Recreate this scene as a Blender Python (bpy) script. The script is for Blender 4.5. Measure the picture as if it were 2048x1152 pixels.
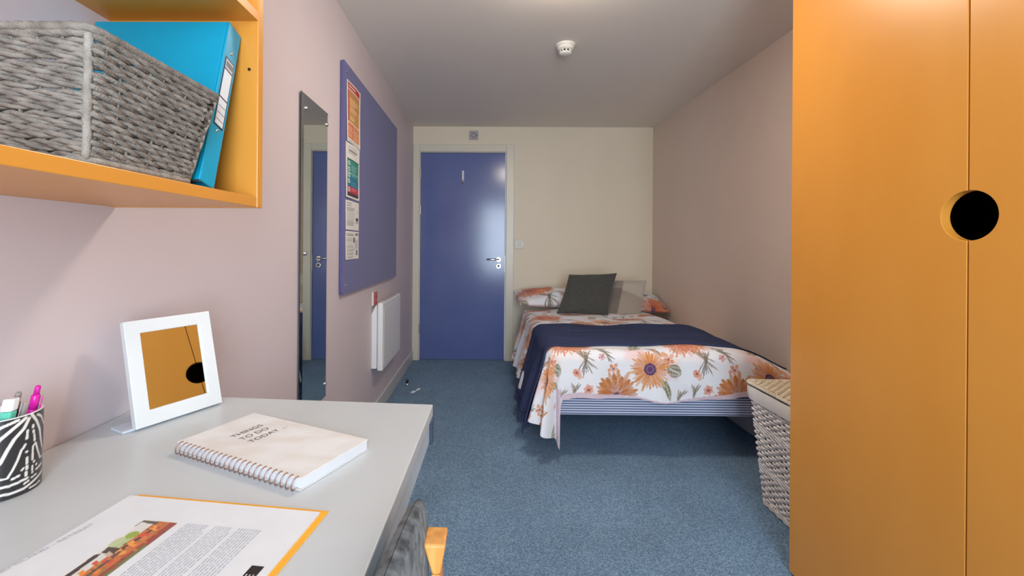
import bpy, bmesh, math, random
import numpy as np
from mathutils import Vector, Matrix

for o in list(bpy.data.objects):
    bpy.data.objects.remove(o, do_unlink=True)
S = bpy.context.scene
COL = S.collection
random.seed(4)
RNG = np.random.RandomState(7)

# ------------------------------------------------------------------ camera
CAM_H, FPX, PPX, PPY, YAW, ROLL = 1.102, 860.0, 962.5, 490.0, 0.011, 0.007
CR = Matrix.Rotation(YAW, 3, 'Z') @ Matrix.Rotation(math.pi / 2, 3, 'X') @ Matrix.Rotation(ROLL, 3, 'Z')
cam_d = bpy.data.cameras.new('camera')
cam = bpy.data.objects.new('camera', cam_d)
COL.objects.link(cam)
cam.matrix_world = Matrix.Translation((0, 0, CAM_H)) @ CR.to_4x4()
cam_d.sensor_fit = 'HORIZONTAL'
cam_d.sensor_width = 36.0
cam_d.lens = FPX / 2048 * 36.0
cam_d.shift_x = (1024 - PPX) / 2048
cam_d.shift_y = (PPY - 576) / 2048
cam_d.clip_start = 0.02
S.camera = cam

# ------------------------------------------------------------------ light and exposure
S.view_settings.view_transform = 'Standard'
S.view_settings.look = 'None'
S.view_settings.gamma = 1.0
S.view_settings.use_curve_mapping = False
S.view_settings.exposure = 0.50

W = bpy.data.worlds.new('sky')
S.world = W
W.use_nodes = True
bgn = W.node_tree.nodes['Background']
bgn.inputs[0].default_value = (0.72, 0.84, 1.0, 1)
bgn.inputs[1].default_value = 1.0

# window opening in the wall behind the camera (x0, x1, z0, z1), wall face at WIN_Y
WIN_Y = -1.0
WIN = (-0.10, 0.75, 0.50, 2.0)
ld = bpy.data.lights.new('daylight', 'AREA')
ld.shape = 'RECTANGLE'
ld.size, ld.size_y = WIN[1] - WIN[0], WIN[3] - WIN[2]
ld.energy = 56.0
ld.color = (0.75, 0.89, 1.0)
lo = bpy.data.objects.new('daylight', ld)
COL.objects.link(lo)
lo.location = ((WIN[0] + WIN[1]) / 2, WIN_Y - 0.16, (WIN[2] + WIN[3]) / 2)
lo.rotation_euler = (math.radians(90), 0, 0)
LAMP_EMIT = 50.0

# ------------------------------------------------------------------ helpers
def ray(px, py):
    return CR @ Vector(((px - PPX) / FPX, -(py - PPY) / FPX, -1.0))
CC = Vector((0, 0, CAM_H))
def onz(px, py, z):
    d = ray(px, py); return CC + d * ((z - CAM_H) / d.z)
def onx(px, py, x):
    d = ray(px, py); return CC + d * (x / d.x)
def ony(px, py, y):
    d = ray(px, py); return CC + d * (y / d.y)

def s2l(c):
    c = np.asarray(c, float) / 255.0
    return np.where(c <= 0.04045, c / 12.92, ((c + 0.055) / 1.055) ** 2.4)
def C(r, g, b):
    return tuple(float(q) for q in s2l((r, g, b))) + (1.0,)

def mat(name, col, rough=0.5, metal=0.0, col2=None, vscale=8.0, vdetail=3.0, bump=0.0, bscale=300.0,
        coat=0.0, spec=0.5, emit=0.0, btex='noise', stretch=None, sheen=0.0):
    m = bpy.data.materials.new(name)
    m.use_nodes = True
    nt = m.node_tree
    p = nt.nodes['Principled BSDF']
    p.inputs['Base Color'].default_value = col
    p.inputs['Roughness'].default_value = rough
    p.inputs['Metallic'].default_value = metal
    p.inputs['Specular IOR Level'].default_value = spec
    p.inputs['Coat Weight'].default_value = coat
    p.inputs['Sheen Weight'].default_value = sheen
    if emit:
        p.inputs['Emission Color'].default_value = col
        p.inputs['Emission Strength'].default_value = emit
    tc = nt.nodes.new('ShaderNodeTexCoord')
    src = tc.outputs['Object']
    if stretch:
        mp = nt.nodes.new('ShaderNodeMapping')
        mp.inputs['Scale'].default_value = stretch
        nt.links.new(src, mp.inputs[0]); src = mp.outputs[0]
    if col2 is not None:
        n = nt.nodes.new('ShaderNodeTexNoise')
        n.inputs['Scale'].default_value = vscale
        n.inputs['Detail'].default_value = vdetail
        nt.links.new(src, n.inputs['Vector'])
        r = nt.nodes.new('ShaderNodeValToRGB')
        r.color_ramp.elements[0].position = 0.36
        r.color_ramp.elements[1].position = 0.64
        r.color_ramp.elements[0].color = col
        r.color_ramp.elements[1].color = col2
        nt.links.new(n.outputs['Fac'], r.inputs[0])
        nt.links.new(r.outputs[0], p.inputs['Base Color'])
    if bump:
        if btex == 'voronoi':
            b = nt.nodes.new('ShaderNodeTexVoronoi'); out = 'Distance'
        else:
            b = nt.nodes.new('ShaderNodeTexNoise'); out = 'Fac'
        b.inputs['Scale'].default_value = bscale
        nt.links.new(src, b.inputs['Vector'])
        bn = nt.nodes.new('ShaderNodeBump')
        bn.inputs['Strength'].default_value = bump
        bn.inputs['Distance'].default_value = 0.002
        nt.links.new(b.outputs[out], bn.inputs['Height'])
        nt.links.new(bn.outputs[0], p.inputs['Normal'])
    return m

def mat_print(name, rough=0.6, bump=0.0, bscale=300.0, sheen=0.0, coat=0.0):
    """colour comes from the printed pattern stored on the mesh"""
    m = mat(name, (1, 1, 1, 1), rough, bump=bump, bscale=bscale, sheen=sheen, coat=coat)
    nt = m.node_tree
    a = nt.nodes.new('ShaderNodeVertexColor'); a.layer_name = 'print'
    nt.links.new(a.outputs[0], nt.nodes['Principled BSDF'].inputs['Base Color'])
    return m

ORG = {}
def props(o, label=None, cat=None, group=None, kind=None):
    if label: o['label'] = label
    if cat: o['category'] = cat
    if group: o['group'] = group
    if kind: o['kind'] = kind
    return o
def empty(name, loc, label=None, cat=None, group=None, kind=None):
    o = bpy.data.objects.new(name, None)
    COL.objects.link(o)
    o.location = loc
    o.empty_display_size = 0.05
    ORG[o.name] = Vector(loc)
    return props(o, label, cat, group, kind)

def link(name, me, m, parent=None, smooth=False, bevel=0.0, origin=None, seg=2):
    """mesh holds world coordinates; they are moved to the parent's / own origin"""
    if parent is not None:
        org = ORG[parent.name]
    elif origin is not None:
        org = Vector(origin)
    else:
        n = len(me.vertices)
        co = np.empty(n * 3); me.vertices.foreach_get('co', co); co = co.reshape(-1, 3)
        org = Vector(((co[:, 0].min() + co[:, 0].max()) / 2, (co[:, 1].min() + co[:, 1].max()) / 2, co[:, 2].min()))
    me.transform(Matrix.Translation(-org))
    if smooth:
        me.polygons.foreach_set('use_smooth', np.ones(len(me.polygons), bool))
    o = bpy.data.objects.new(name, me)
    COL.objects.link(o)
    me.materials.append(m)
    if parent is not None:
        o.parent = parent
    else:
        o.location = org
    ORG[o.name] = org.copy()
    if bevel:
        b = o.modifiers.new('bevel', 'BEVEL')
        b.width = bevel; b.segments = seg; b.limit_method = 'ANGLE'; b.angle_limit = math.radians(40)
    return o

class MB:
    def __init__(s):
        s.v = []; s.f = []
    def add(s, vs, fs):
        k = len(s.v)
        s.v += [tuple(v) for v in vs]
        s.f += [tuple(i + k for i in f) for f in fs]
        return s
    def box(s, x0, x1, y0, y1, z0, z1):
        return s.add([(x0, y0, z0), (x1, y0, z0), (x1, y1, z0), (x0, y1, z0), (x0, y0, z1), (x1, y0, z1), (x1, y1, z1), (x0, y1, z1)],
                     [(0, 3, 2, 1), (4, 5, 6, 7), (0, 1, 5, 4), (1, 2, 6, 5), (2, 3, 7, 6), (3, 0, 4, 7)])
    def hexa(s, b, t):
        """b, t: four corners each, counter-clockwise seen from t"""
        return s.add(list(b) + list(t), [(0, 3, 2, 1), (4, 5, 6, 7), (0, 1, 5, 4), (1, 2, 6, 5), (2, 3, 7, 6), (3, 0, 4, 7)])
    def obox(s, o, ex, ey, ez):
        """box from corner o along three edge vectors"""
        o, ex, ey, ez = map(Vector, (o, ex, ey, ez))
        return s.hexa([o, o + ex, o + ex + ey, o + ey], [o + ez, o + ex + ez, o + ex + ey + ez, o + ey + ez])
    def prism(s, pts, d):
        """planar outline pts (3-D) pushed along d"""
        n = len(pts); d = Vector(d)
        pts = [Vector(p) for p in pts]
        fs = [tuple(range(n))[::-1], tuple(range(n, 2 * n))]
        fs += [(i, (i + 1) % n, n + (i + 1) % n, n + i) for i in range(n)]
        return s.add(pts + [p + d for p in pts], fs)
    def tube(s, pts, r, n=8, closed=False, caps=True):
        P = np.array([tuple(p) for p in pts], float); m = len(P)
        rr = np.broadcast_to(np.asarray(r, float), (m,))
        if closed:
            T = np.roll(P, -1, 0) - np.roll(P, 1, 0)
        else:
            T = np.gradient(P, axis=0)
        T /= np.linalg.norm(T, axis=1)[:, None] + 1e-12
        u = np.cross(T[0], (0, 0, 1.0))
        if np.linalg.norm(u) < 1e-3: u = np.cross(T[0], (1.0, 0, 0))
        U = []
        for t in T:
            u = u - t * np.dot(u, t); u = u / (np.linalg.norm(u) + 1e-12); U.append(u)
        U = np.array(U); V = np.cross(T, U)
        a = np.arange(n) * 2 * math.pi / n
        ring = P[:, None] + rr[:, None, None] * (U[:, None] * np.cos(a)[None, :, None] + V[:, None] * np.sin(a)[None, :, None])
        fs = []
        for i in range(m if closed else m - 1):
            j = (i + 1) % m
            for k in range(n):
                l = (k + 1) % n
                fs.append((i * n + k, i * n + l, j * n + l, j * n + k))
        if caps and not closed:
            fs.append(tuple(range(n))[::-1]); fs.append(tuple((m - 1) * n + k for k in range(n)))
        return s.add(ring.reshape(-1, 3), fs)
    def lathe(s, prof, o, ax=(0, 0, 1), n=24):
        """prof: (radius, height) list along axis ax from o"""
        o = Vector(o); ax = Vector(ax).normalized()
        u = ax.orthogonal().normalized(); w = ax.cross(u)
        vs = []
        for r, h in prof:
            for k in range(n):
                t = 2 * math.pi * k / n
                vs.append(o + ax * h + (u * math.cos(t) + w * math.sin(t)) * max(r, 1e-5))
        fs = []
        for i in range(len(prof) - 1):
            for k in range(n):
                l = (k + 1) % n
                fs.append((i * n + k, i * n + l, (i + 1) * n + l, (i + 1) * n + k))
        fs.append(tuple(range(n))[::-1]); fs.append(tuple((len(prof) - 1) * n + k for k in range(n)))
        return s.add(vs, fs)
    def build(s, name, m, parent=None, smooth=False, bevel=0.0, origin=None, seg=2):
        me = bpy.data.meshes.new(name)
        me.from_pydata(s.v, [], s.f)
        me.update()
        return link(name, me, m, parent, smooth, bevel, origin, seg)

def grid(name, P, m, parent=None, cols=None, wrap=False, smooth=True, origin=None):
    """P: (rows, cols, 3) points, cols: linear rgb of the print at those points"""
    P = np.asarray(P, float); a, b = P.shape[:2]
    me = bpy.data.meshes.new(name)
    idx = np.arange(a * b).reshape(a, b)
    if wrap: idx = np.concatenate([idx, idx[:, :1]], 1)
    q = np.stack([idx[:-1, :-1], idx[:-1, 1:], idx[1:, 1:], idx[1:, :-1]], -1).reshape(-1, 4)
    nf = len(q)
    me.vertices.add(a * b); me.vertices.foreach_set('co', P.reshape(-1))
    me.loops.add(nf * 4); me.loops.foreach_set('vertex_index', q.reshape(-1).astype(np.int32))
    me.polygons.add(nf); me.polygons.foreach_set('loop_start', np.arange(nf, dtype=np.int32) * 4)
    me.update(calc_edges=True)
    if cols is not None:
        at = me.color_attributes.new('print', 'FLOAT_COLOR', 'POINT')
        c4 = np.ones((a * b, 4), np.float32); c4[:, :3] = np.asarray(cols).reshape(-1, 3)
        at.data.foreach_set('color', c4.reshape(-1))
    return link(name, me, m, parent, smooth, origin=origin)

def text(name, body, size, o, ex, ey, m, parent, align='LEFT', spacing=1.0):
    """flat lettering: o origin, ex reading direction, ey up direction"""
    cu = bpy.data.curves.new(name, 'FONT')
    cu.body = body; cu.size = size; cu.align_x = align; cu.space_character = spacing
    t = bpy.data.objects.new(name, cu); COL.objects.link(t)
    dg = bpy.context.evaluated_depsgraph_get(); dg.update()
    me = bpy.data.meshes.new_from_object(t.evaluated_get(dg))
    bpy.data.objects.remove(t); bpy.data.curves.remove(cu)
    ex = Vector(ex).normalized(); ey = Vector(ey).normalized(); ez = ex.cross(ey)
    M = Matrix((ex, ey, ez)).transposed().to_4x4(); M.translation = Vector(o)
    me.transform(M)
    me.materials.clear()
    return link(name, me, m, parent)

# flat-print painter on arrays
class Paint:
    def __init__(s, U, V, base):
        s.U, s.V = U, V
        s.c = np.zeros(U.shape + (3,)); s.c[:] = s2l(base)
    def mix(s, col, a):
        s.c += (s2l(col) - s.c) * np.clip(a, 0, 1)[..., None]
    def rect(s, u0, u1, v0, v1, col, a=1.0):
        s.mix(col, ((s.U >= u0) & (s.U <= u1) & (s.V >= v0) & (s.V <= v1)) * a)
    def ell(s, u, v, ru, rv, col, a=1.0):
        s.mix(col, ((((s.U - u) / ru) ** 2 + ((s.V - v) / rv) ** 2) < 1) * a)
    def poly(s, pts, col, a=1.0):
        ins = np.zeros(s.U.shape, bool)
        n = len(pts)
        for i in range(n):
            x0, y0 = pts[i]; x1, y1 = pts[(i + 1) % n]
            if y0 == y1: continue
            c = ((s.V > min(y0, y1)) & (s.V <= max(y0, y1)))
            ins ^= c & (s.U < (s.V - y0) / (y1 - y0) * (x1 - x0) + x0)
        s.mix(col, ins * a)
    def stroke(s, pts, w, col, soft=0.15):
        d = np.full(s.U.shape, 1e9)
        if len(pts) == 1: pts = [pts[0], pts[0]]
        for (x0, y0), (x1, y1) in zip(pts[:-1], pts[1:]):
            dx, dy = x1 - x0, y1 - y0
            t = np.clip(((s.U - x0) * dx + (s.V - y0) * dy) / (dx * dx + dy * dy + 1e-9), 0, 1)
            d = np.minimum(d, np.hypot(s.U - x0 - t * dx, s.V - y0 - t * dy))
        s.mix(col, np.clip((w * (1 + soft) - d) / (2 * soft * w), 0, 1))
    def lines(s, u0, u1, v0, v1, n, col, a=0.8, thick=0.45, ragged=0.3):
        for i in range(n):
            vv = v0 + (v1 - v0) * (i + 0.5) / n; h = (v1 - v0) / n * thick / 2
            s.rect(u0, u1 - random.random() * ragged * (u1 - u0), vv - h, vv + h, col, a)

def sstep(a, b, x):
    t = np.clip((x - a) / (b - a), 0, 1); return t * t * (3 - 2 * t)

# ------------------------------------------------------------------ materials
M = {}
M['lilac'] = mat('lilac_paint', C(212, 200, 205), 0.55, col2=C(215, 203, 208), vscale=2.5, bump=0.05, bscale=90)
M['cream'] = mat('cream_paint', C(231, 219, 197), 0.5, col2=C(234, 222, 200), vscale=2.5, bump=0.05, bscale=90)
M['beige'] = mat('right_wall_beige', C(222, 203, 190), 0.55, col2=C(225, 206, 193), vscale=2.5, bump=0.05, bscale=90)  # even, warmer tone for the right wall
M['ceil'] = mat('ceiling_paint', C(232, 225, 215), 0.8, col2=C(234, 227, 217), vscale=2.0, bump=0.05, bscale=60)
M['gloss'] = mat('gloss_cream', C(220, 214, 198), 0.3, col2=C(223, 217, 202), vscale=4)
M['skirt'] = mat('skirting_paint', C(205, 203, 202), 0.35, col2=C(209, 207, 206), vscale=5)
M['door'] = mat('door_blue', C(96, 110, 165), 0.17, col2=C(100, 114, 169), vscale=3, bump=0.03, bscale=14)
M['orange'] = mat('orange_laminate', C(212, 141, 54), 0.32, col2=C(216, 146, 60), vscale=5, stretch=(1, 1, 0.3))
M['orange_edge'] = mat('orange_edging', C(228, 150, 52), 0.4, col2=C(222, 146, 48), vscale=30)
M['inside'] = mat('wardrobe_inside', C(70, 52, 36), 0.8, col2=C(80, 60, 40), vscale=6)
M['desk'] = mat('desk_laminate', C(194, 200, 205), 0.30, col2=C(198, 204, 209), vscale=6)
M['desk_edge'] = mat('desk_edging', C(196, 206, 212), 0.4, col2=C(200, 210, 215), vscale=10)
M['steel'] = mat('painted_steel', C(178, 192, 205), 0.4, col2=C(184, 197, 209), vscale=20)
M['dark_steel'] = mat('dark_steel', C(52, 66, 84), 0.4, col2=C(58, 72, 90), vscale=20)
M['chrome'] = mat('chrome', C(215, 216, 218), 0.16, 1.0, col2=C(222, 223, 226), vscale=30)
M['mirror'] = mat('silvered_mirror', C(222, 228, 224), 0.015, 1.0, col2=C(224, 229, 226), vscale=3)
M['glass_edge'] = mat('green_glass_edge', C(28, 44, 36), 0.12, col2=C(34, 54, 44), vscale=12)
M['board'] = mat('board_felt', C(88, 85, 138), 0.9, col2=C(94, 90, 144), vscale=60, bump=0.25, bscale=500, sheen=0.2)
M['white'] = mat('white_enamel', C(232, 234, 236), 0.35, col2=C(236, 238, 240), vscale=8)
M['plastic'] = mat('white_plastic', C(222, 219, 210), 0.4, col2=C(226, 223, 214), vscale=8)
M['grey_plastic'] = mat('grey_plastic', C(176, 168, 172), 0.5, col2=C(182, 174, 178), vscale=8)
M['black'] = mat('black_slot', C(14, 13, 13), 0.6, col2=C(18, 17, 17), vscale=20)
M['red'] = mat('red_label', C(186, 44, 62), 0.5, col2=C(192, 50, 68), vscale=30)
M['paper'] = mat('white_paper', C(222, 226, 233), 0.7, col2=C(218, 222, 229), vscale=20)
M['frame_white'] = mat('white_frame_lacquer', C(222, 227, 230), 0.35, col2=C(218, 224, 228), vscale=10)
M['clear'] = mat('clear_acrylic_foot', C(205, 212, 224), 0.15, col2=C(210, 217, 228), vscale=10)
M['print'] = mat_print('printed_paper', 0.55)
M['printphoto'] = mat_print('printed_photo', 0.35)
M['cup'] = mat_print('zebra_ceramic', 0.3, coat=0.3)
M['cotton'] = mat_print('printed_cotton', 0.85, bump=0.12, bscale=700, sheen=0.15)
M['taupe_cotton'] = mat_print('beige_taupe_linen', 0.9, bump=0.4, bscale=500, sheen=0.2)
M['navy'] = mat('navy_knit', C(52, 61, 94), 0.95, col2=C(60, 69, 103), vscale=70, bump=0.25, bscale=420, stretch=(1, 3, 1), spec=0.15)
M['charcoal_knit'] = mat('charcoal_knit', C(52, 52, 50), 0.95, col2=C(86, 86, 82), vscale=170, bump=0.8, bscale=260, stretch=(1, 1, 2.2), sheen=0.2)
M['charcoal'] = mat('charcoal_fabric', C(40, 43, 48), 0.95, col2=C(104, 110, 116), vscale=75, vdetail=8, bump=0.4, bscale=420, sheen=0.1)
M['beech'] = mat('beech', C(200, 132, 62), 0.4, col2=C(220, 156, 84), vscale=14, stretch=(6, 6, 0.8))
M['rope'] = mat('grey_paper_rope', C(114, 107, 100), 0.9, col2=C(142, 134, 126), vscale=60, bump=0.7, bscale=420)
M['rope_light'] = mat('pale_paper_rope', C(136, 130, 122), 0.9, col2=C(158, 152, 144), vscale=70, bump=0.7, bscale=420)
M['wicker'] = mat('whitewashed_wicker', C(212, 206, 204), 0.75, col2=C(240, 236, 233), vscale=45, bump=0.4, bscale=260)
M['wicker_lid'] = mat('cream_wicker', C(214, 203, 180), 0.75, col2=C(232, 222, 202), vscale=45, bump=0.4, bscale=260)
M['liner'] = mat('cream_liner', C(236, 230, 222), 0.85, col2=C(240, 234, 226), vscale=30, bump=0.2, bscale=400)
M['turquoise'] = mat('turquoise_card', C(6, 152, 190), 0.33, col2=C(8, 158, 196), vscale=8)
M['navy_ink'] = mat('navy_ink', C(24, 30, 66), 0.5, col2=C(28, 34, 72), vscale=20)
M['ink'] = mat('grey_ink', C(176, 180, 190), 0.6, col2=C(190, 194, 204), vscale=90)
M['dark_ink'] = mat('dark_ink', C(58, 54, 54), 0.6, col2=C(70, 66, 66), vscale=60)
M['bronze'] = mat('bronze_foil', C(104, 86, 76), 0.4, 0.3, col2=C(120, 100, 88), vscale=60)
M['rosegold'] = mat('rose_gold_wire', C(168, 134, 120), 0.3, 0.8, col2=C(182, 148, 134), vscale=60)
M['marble'] = mat('marbled_cover', C(220, 217, 215), 0.45, col2=C(230, 231, 234), vscale=16, vdetail=8, stretch=(1, 2.2, 1))
M['yellow'] = mat('yellow_cover', C(248, 184, 36), 0.45, col2=C(244, 172, 50), vscale=10)
M['pink'] = mat('magenta_plastic', C(214, 26, 158), 0.3, col2=C(224, 40, 170), vscale=30)
M['black_plastic'] = mat('black_plastic', C(22, 22, 24), 0.3, col2=C(28, 28, 30), vscale=30)
M['smoke_plastic'] = mat('smoky_plastic', C(150, 144, 138), 0.25, col2=C(160, 154, 148), vscale=30)
M['mint'] = mat('mint_plastic', C(96, 196, 170), 0.4, col2=C(104, 202, 178), vscale=30)
M['mattress'] = mat('mattress_ticking', C(210, 208, 214), 0.9, col2=C(216, 214, 220), vscale=20, bump=0.2)
M['bulb'] = mat('lamp_opal', (1.0, 0.87, 0.72, 1), 0.4, emit=LAMP_EMIT)
M['lead'] = mat('hinge_steel', C(168, 160, 148), 0.35, 0.7, col2=C(178, 170, 158), vscale=30)

def carpet():
    m = bpy.data.materials.new('blue_loop_carpet'); m.use_nodes = True
    nt = m.node_tree; N = nt.nodes; L = nt.links
    p = N['Principled BSDF']; p.inputs['Roughness'].default_value = 0.95
    p.inputs['Specular IOR Level'].default_value = 0.2
    p.inputs['Sheen Weight'].default_value = 0.1
    tc = N.new('ShaderNodeTexCoord')
    mp = N.new('ShaderNodeMapping'); mp.inputs['Rotation'].default_value = (0, 0, 0.6)
    mp.inputs['Scale'].default_value = (1.0, 1.5, 1)
    L.new(tc.outputs['Object'], mp.inputs[0])
    v = N.new('ShaderNodeTexVoronoi'); v.inputs['Scale'].default_value = 250
    v.inputs['Randomness'].default_value = 0.75
    L.new(mp.outputs[0], v.inputs['Vector'])
    sep = N.new('ShaderNodeSeparateColor'); L.new(v.outputs['Color'], sep.inputs[0])
    r = N.new('ShaderNodeValToRGB'); e = r.color_ramp.elements
    e[0].position = 0.0; e[0].color = C(76, 105, 132)
    e[1].position = 1.0; e[1].color = C(146, 173, 199)
    k = e.new(0.5); k.color = C(106, 138, 167)
    L.new(sep.outputs[0], r.inputs[0])
    n = N.new('ShaderNodeTexNoise'); n.inputs['Scale'].default_value = 3.5; n.inputs['Detail'].default_value = 4
    L.new(tc.outputs['Object'], n.inputs['Vector'])
    r2 = N.new('ShaderNodeMapRange'); r2.inputs[1].default_value = 0.3; r2.inputs[2].default_value = 0.7
    r2.inputs[3].default_value = 0.88; r2.inputs[4].default_value = 1.1
    L.new(n.outputs['Fac'], r2.inputs[0])
    mx = N.new('ShaderNodeMix'); mx.data_type = 'RGBA'; mx.blend_type = 'MULTIPLY'; mx.inputs[0].default_value = 1
    L.new(r.outputs[0], mx.inputs[6]); L.new(r2.outputs[0], mx.inputs[7])
    L.new(mx.outputs[2], p.inputs['Base Color'])
    b = N.new('ShaderNodeBump'); b.inputs['Strength'].default_value = 0.7; b.inputs['Distance'].default_value = 0.003
    b.invert = True
    L.new(v.outputs['Distance'], b.inputs['Height']); L.new(b.outputs[0], p.inputs['Normal'])
    return m
M['carpet'] = carpet()

def ticking():
    m = mat('striped_ticking', C(214, 218, 232), 0.85, bump=0.15, bscale=600)
    nt = m.node_tree; N = nt.nodes; L = nt.links
    tc = N.new('ShaderNodeTexCoord'); sp = N.new('ShaderNodeSeparateXYZ')
    L.new(tc.outputs['Object'], sp.inputs[0])
    mu = N.new('ShaderNodeMath'); mu.operation = 'MULTIPLY'; mu.inputs[1].default_value = 1 / 0.0124
    L.new(sp.outputs[2], mu.inputs[0])
    fr = N.new('ShaderNodeMath'); fr.operation = 'FRACT'; L.new(mu.outputs[0], fr.inputs[0])
    r = N.new('ShaderNodeValToRGB'); e = r.color_ramp.elements
    e[0].position = 0.46; e[0].color = C(216, 221, 236)
    e[1].position = 0.54; e[1].color = C(92, 102, 146)
    k = e.new(0.97); k.color = C(92, 102, 146)
    k = e.new(1.0); k.color = C(216, 221, 236)
    L.new(fr.outputs[0], r.inputs[0]); L.new(r.outputs[0], N['Principled BSDF'].inputs['Base Color'])
    return m
M['ticking'] = ticking()

def pane():
    m = bpy.data.materials.new('window_glass'); m.use_nodes = True
    nt = m.node_tree; N = nt.nodes
    N.remove(N['Principled BSDF'])
    a = N.new('ShaderNodeBsdfTransparent'); g = N.new('ShaderNodeBsdfGlossy'); g.inputs['Roughness'].default_value = 0.02
    x = N.new('ShaderNodeMixShader'); x.inputs[0].default_value = 0.06
    nt.links.new(a.outputs[0], x.inputs[1]); nt.links.new(g.outputs[0], x.inputs[2])
    nt.links.new(x.outputs[0], N['Material Output'].inputs[0])
    return m
M['pane'] = pane()

# ------------------------------------------------------------------ the room
XL, XR, YB, ZC = -0.70, 1.578, 4.095, 2.228
DX0, DX1, DZ1 = -0.630, 0.182, 1.983          # door leaf
def struct(name, mb, m, label, bevel=0.0, cat=None):
    o = mb.build(name, m, bevel=bevel)
    return props(o, label, cat or name.split('_')[0], kind='structure')
struct('floor', MB().box(XL - .1, XR + .1, WIN_Y - .1, YB + .1, -.1, 0), M['carpet'], 'blue loop pile carpet covering the whole floor')
struct('ceiling', MB().box(XL - .1, XR + .1, WIN_Y - .1, YB + .1, ZC, ZC + .1), M['ceil'], 'plain matt off white ceiling above the room')
struct('wall_left', MB().box(XL - .1, XL, WIN_Y - .1, YB + .1, 0, ZC), M['lilac'], 'pale lilac wall with noticeboard, mirror and heater')
struct('wall_right', MB().box(XR, XR + .1, WIN_Y - .1, YB + .1, 0, ZC), M['beige'], 'plain beige wall running beside the bed')
J0, J1, JZ = DX0 - .018, DX1 + .018, DZ1 + .018
struct('wall_back', MB().box(XL, J0, YB, YB + .1, 0, ZC).box(J1, XR, YB, YB + .1, 0, ZC).box(J0, J1, YB, YB + .1, JZ, ZC),
       M['cream'], 'cream wall around the blue door and behind the pillows')
struct('wall_front', MB().box(XL, WIN[0], WIN_Y - .1, WIN_Y, 0, ZC).box(WIN[1], XR, WIN_Y - .1, WIN_Y, 0, ZC)
       .box(WIN[0], WIN[1], WIN_Y - .1, WIN_Y, 0, WIN[2]).box(WIN[0], WIN[1], WIN_Y - .1, WIN_Y, WIN[3], ZC), M['cream'],
       'cream wall with the window, facing the door')
wn = empty('window_1', ((WIN[0] + WIN[1]) / 2, WIN_Y - .05, WIN[2]), 'white framed window in the wall facing the door', 'window', kind='structure')
wf = MB()
wf.box(WIN[0], WIN[0] + .045, WIN_Y - .09, WIN_Y - .03, WIN[2], WIN[3]).box(WIN[1] - .045, WIN[1], WIN_Y - .09, WIN_Y - .03, WIN[2], WIN[3])
wf.box(WIN[0] + .045, WIN[1] - .045, WIN_Y - .09, WIN_Y - .03, WIN[2], WIN[2] + .045).box(WIN[0] + .045, WIN[1] - .045, WIN_Y - .09, WIN_Y - .03, WIN[3] - .045, WIN[3])
wf.build('window_frame', M['white'], wn, bevel=.004)
MB().box(WIN[0] + .045, WIN[1] - .045, WIN_Y - .062, WIN_Y - .056, WIN[2] + .045, WIN[3] - .045).build('pane', M['pane'], wn)
MB().box(WIN[0] - .04, WIN[1] + .04, WIN_Y - .03, WIN_Y + .12, WIN[2] - .025, WIN[2]).build('window_sill', M['gloss'], wn, bevel=.004)

# skirting
def skirt(name, x0, x1, y0, y1, label):
    struct(name, MB().box(x0, x1, y0, y1, 0, .098), M['skirt'], label, bevel=.004, cat='baseboard')
skirt('baseboard_left', XL, XL + .014, WIN_Y, YB, 'pale grey skirting board along the lilac wall')
skirt('baseboard_right', XR - .014, XR, WIN_Y, YB, 'pale grey skirting board along the beige wall')
skirt('baseboard_back', J1 + .072, XR - .014, YB - .014, YB, 'pale grey skirting board behind the bed')

# door
dr = empty('door_1', ((DX0 + DX1) / 2, YB, 0), 'glossy blue flush door in cream frame', 'door', kind='structure')
leaf = MB().box(DX0 + .003, DX1 - .003, YB + .012, YB + .056, .008, DZ1 - .003).build('door_leaf', M['door'], dr, bevel=.002)
jb = MB().box(J0, DX0, YB + .001, YB + .099, 0, JZ).box(DX1, J1, YB + .001, YB + .099, 0, JZ).box(DX0, DX1, YB + .001, YB + .099, DZ1, JZ)
jb.build('door_frame', M['gloss'], dr)
ar = [(MB().box(XL + .001, DX0 - .006, YB - .014, YB, 0, JZ + .055)), (MB().box(DX1 + .006, DX1 + .082, YB - .014, YB, 0, JZ + .055)),
      (MB().box(DX0 - .006, DX1 + .006, YB - .014, YB, DZ1 + .006, JZ + .055))]
for a in ar:
    a.build('architrave', M['gloss'], dr, bevel=.005)
for hz in (1.79, 1.435, .30):
    h = MB().lathe([(.006, 0), (.006, .09)], (DX0 + .002, YB + .004, hz - .045), n=10)
    h.box(DX0 - .012, DX0 + .002, YB - .0005, YB + .004, hz - .045, hz + .045)
    h.build('hinge', M['lead'], dr, smooth=False)
# lever handle with two round roses
hp = ony(997, 519, YB); kp = ony(997, 532.5, YB)
hd = MB().lathe([(.025, 0), (.025, .006), (.022, .009)], (hp.x, YB + .012, hp.z), (0, -1, 0), 24).build('handle_rose', M['chrome'], dr, smooth=False)
lv = [(hp.x, YB + .006, hp.z), (hp.x, YB - .028, hp.z), (hp.x - .008, YB - .040, hp.z), (hp.x - .03, YB - .045, hp.z),
      (hp.x - .075, YB - .045, hp.z + .001), (hp.x - .112, YB - .042, hp.z)]
MB().tube(lv, .0085, 10).build('lever', M['chrome'], hd, smooth=True)
ks = MB().lathe([(.026, 0), (.026, .006), (.022, .009)], (kp.x, YB + .012, kp.z), (0, -1, 0), 24).build('lock_escutcheon', M['chrome'], dr)
MB().lathe([(.012, 0), (.012, .011), (.009, .012)], (kp.x, YB + .005, kp.z + .003), (0, -1, 0), 14).box(kp.x - .005, kp.x + .005, YB - .008, YB, kp.z - .014, kp.z).build('keyhole', M['dark_steel'], ks)
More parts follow.
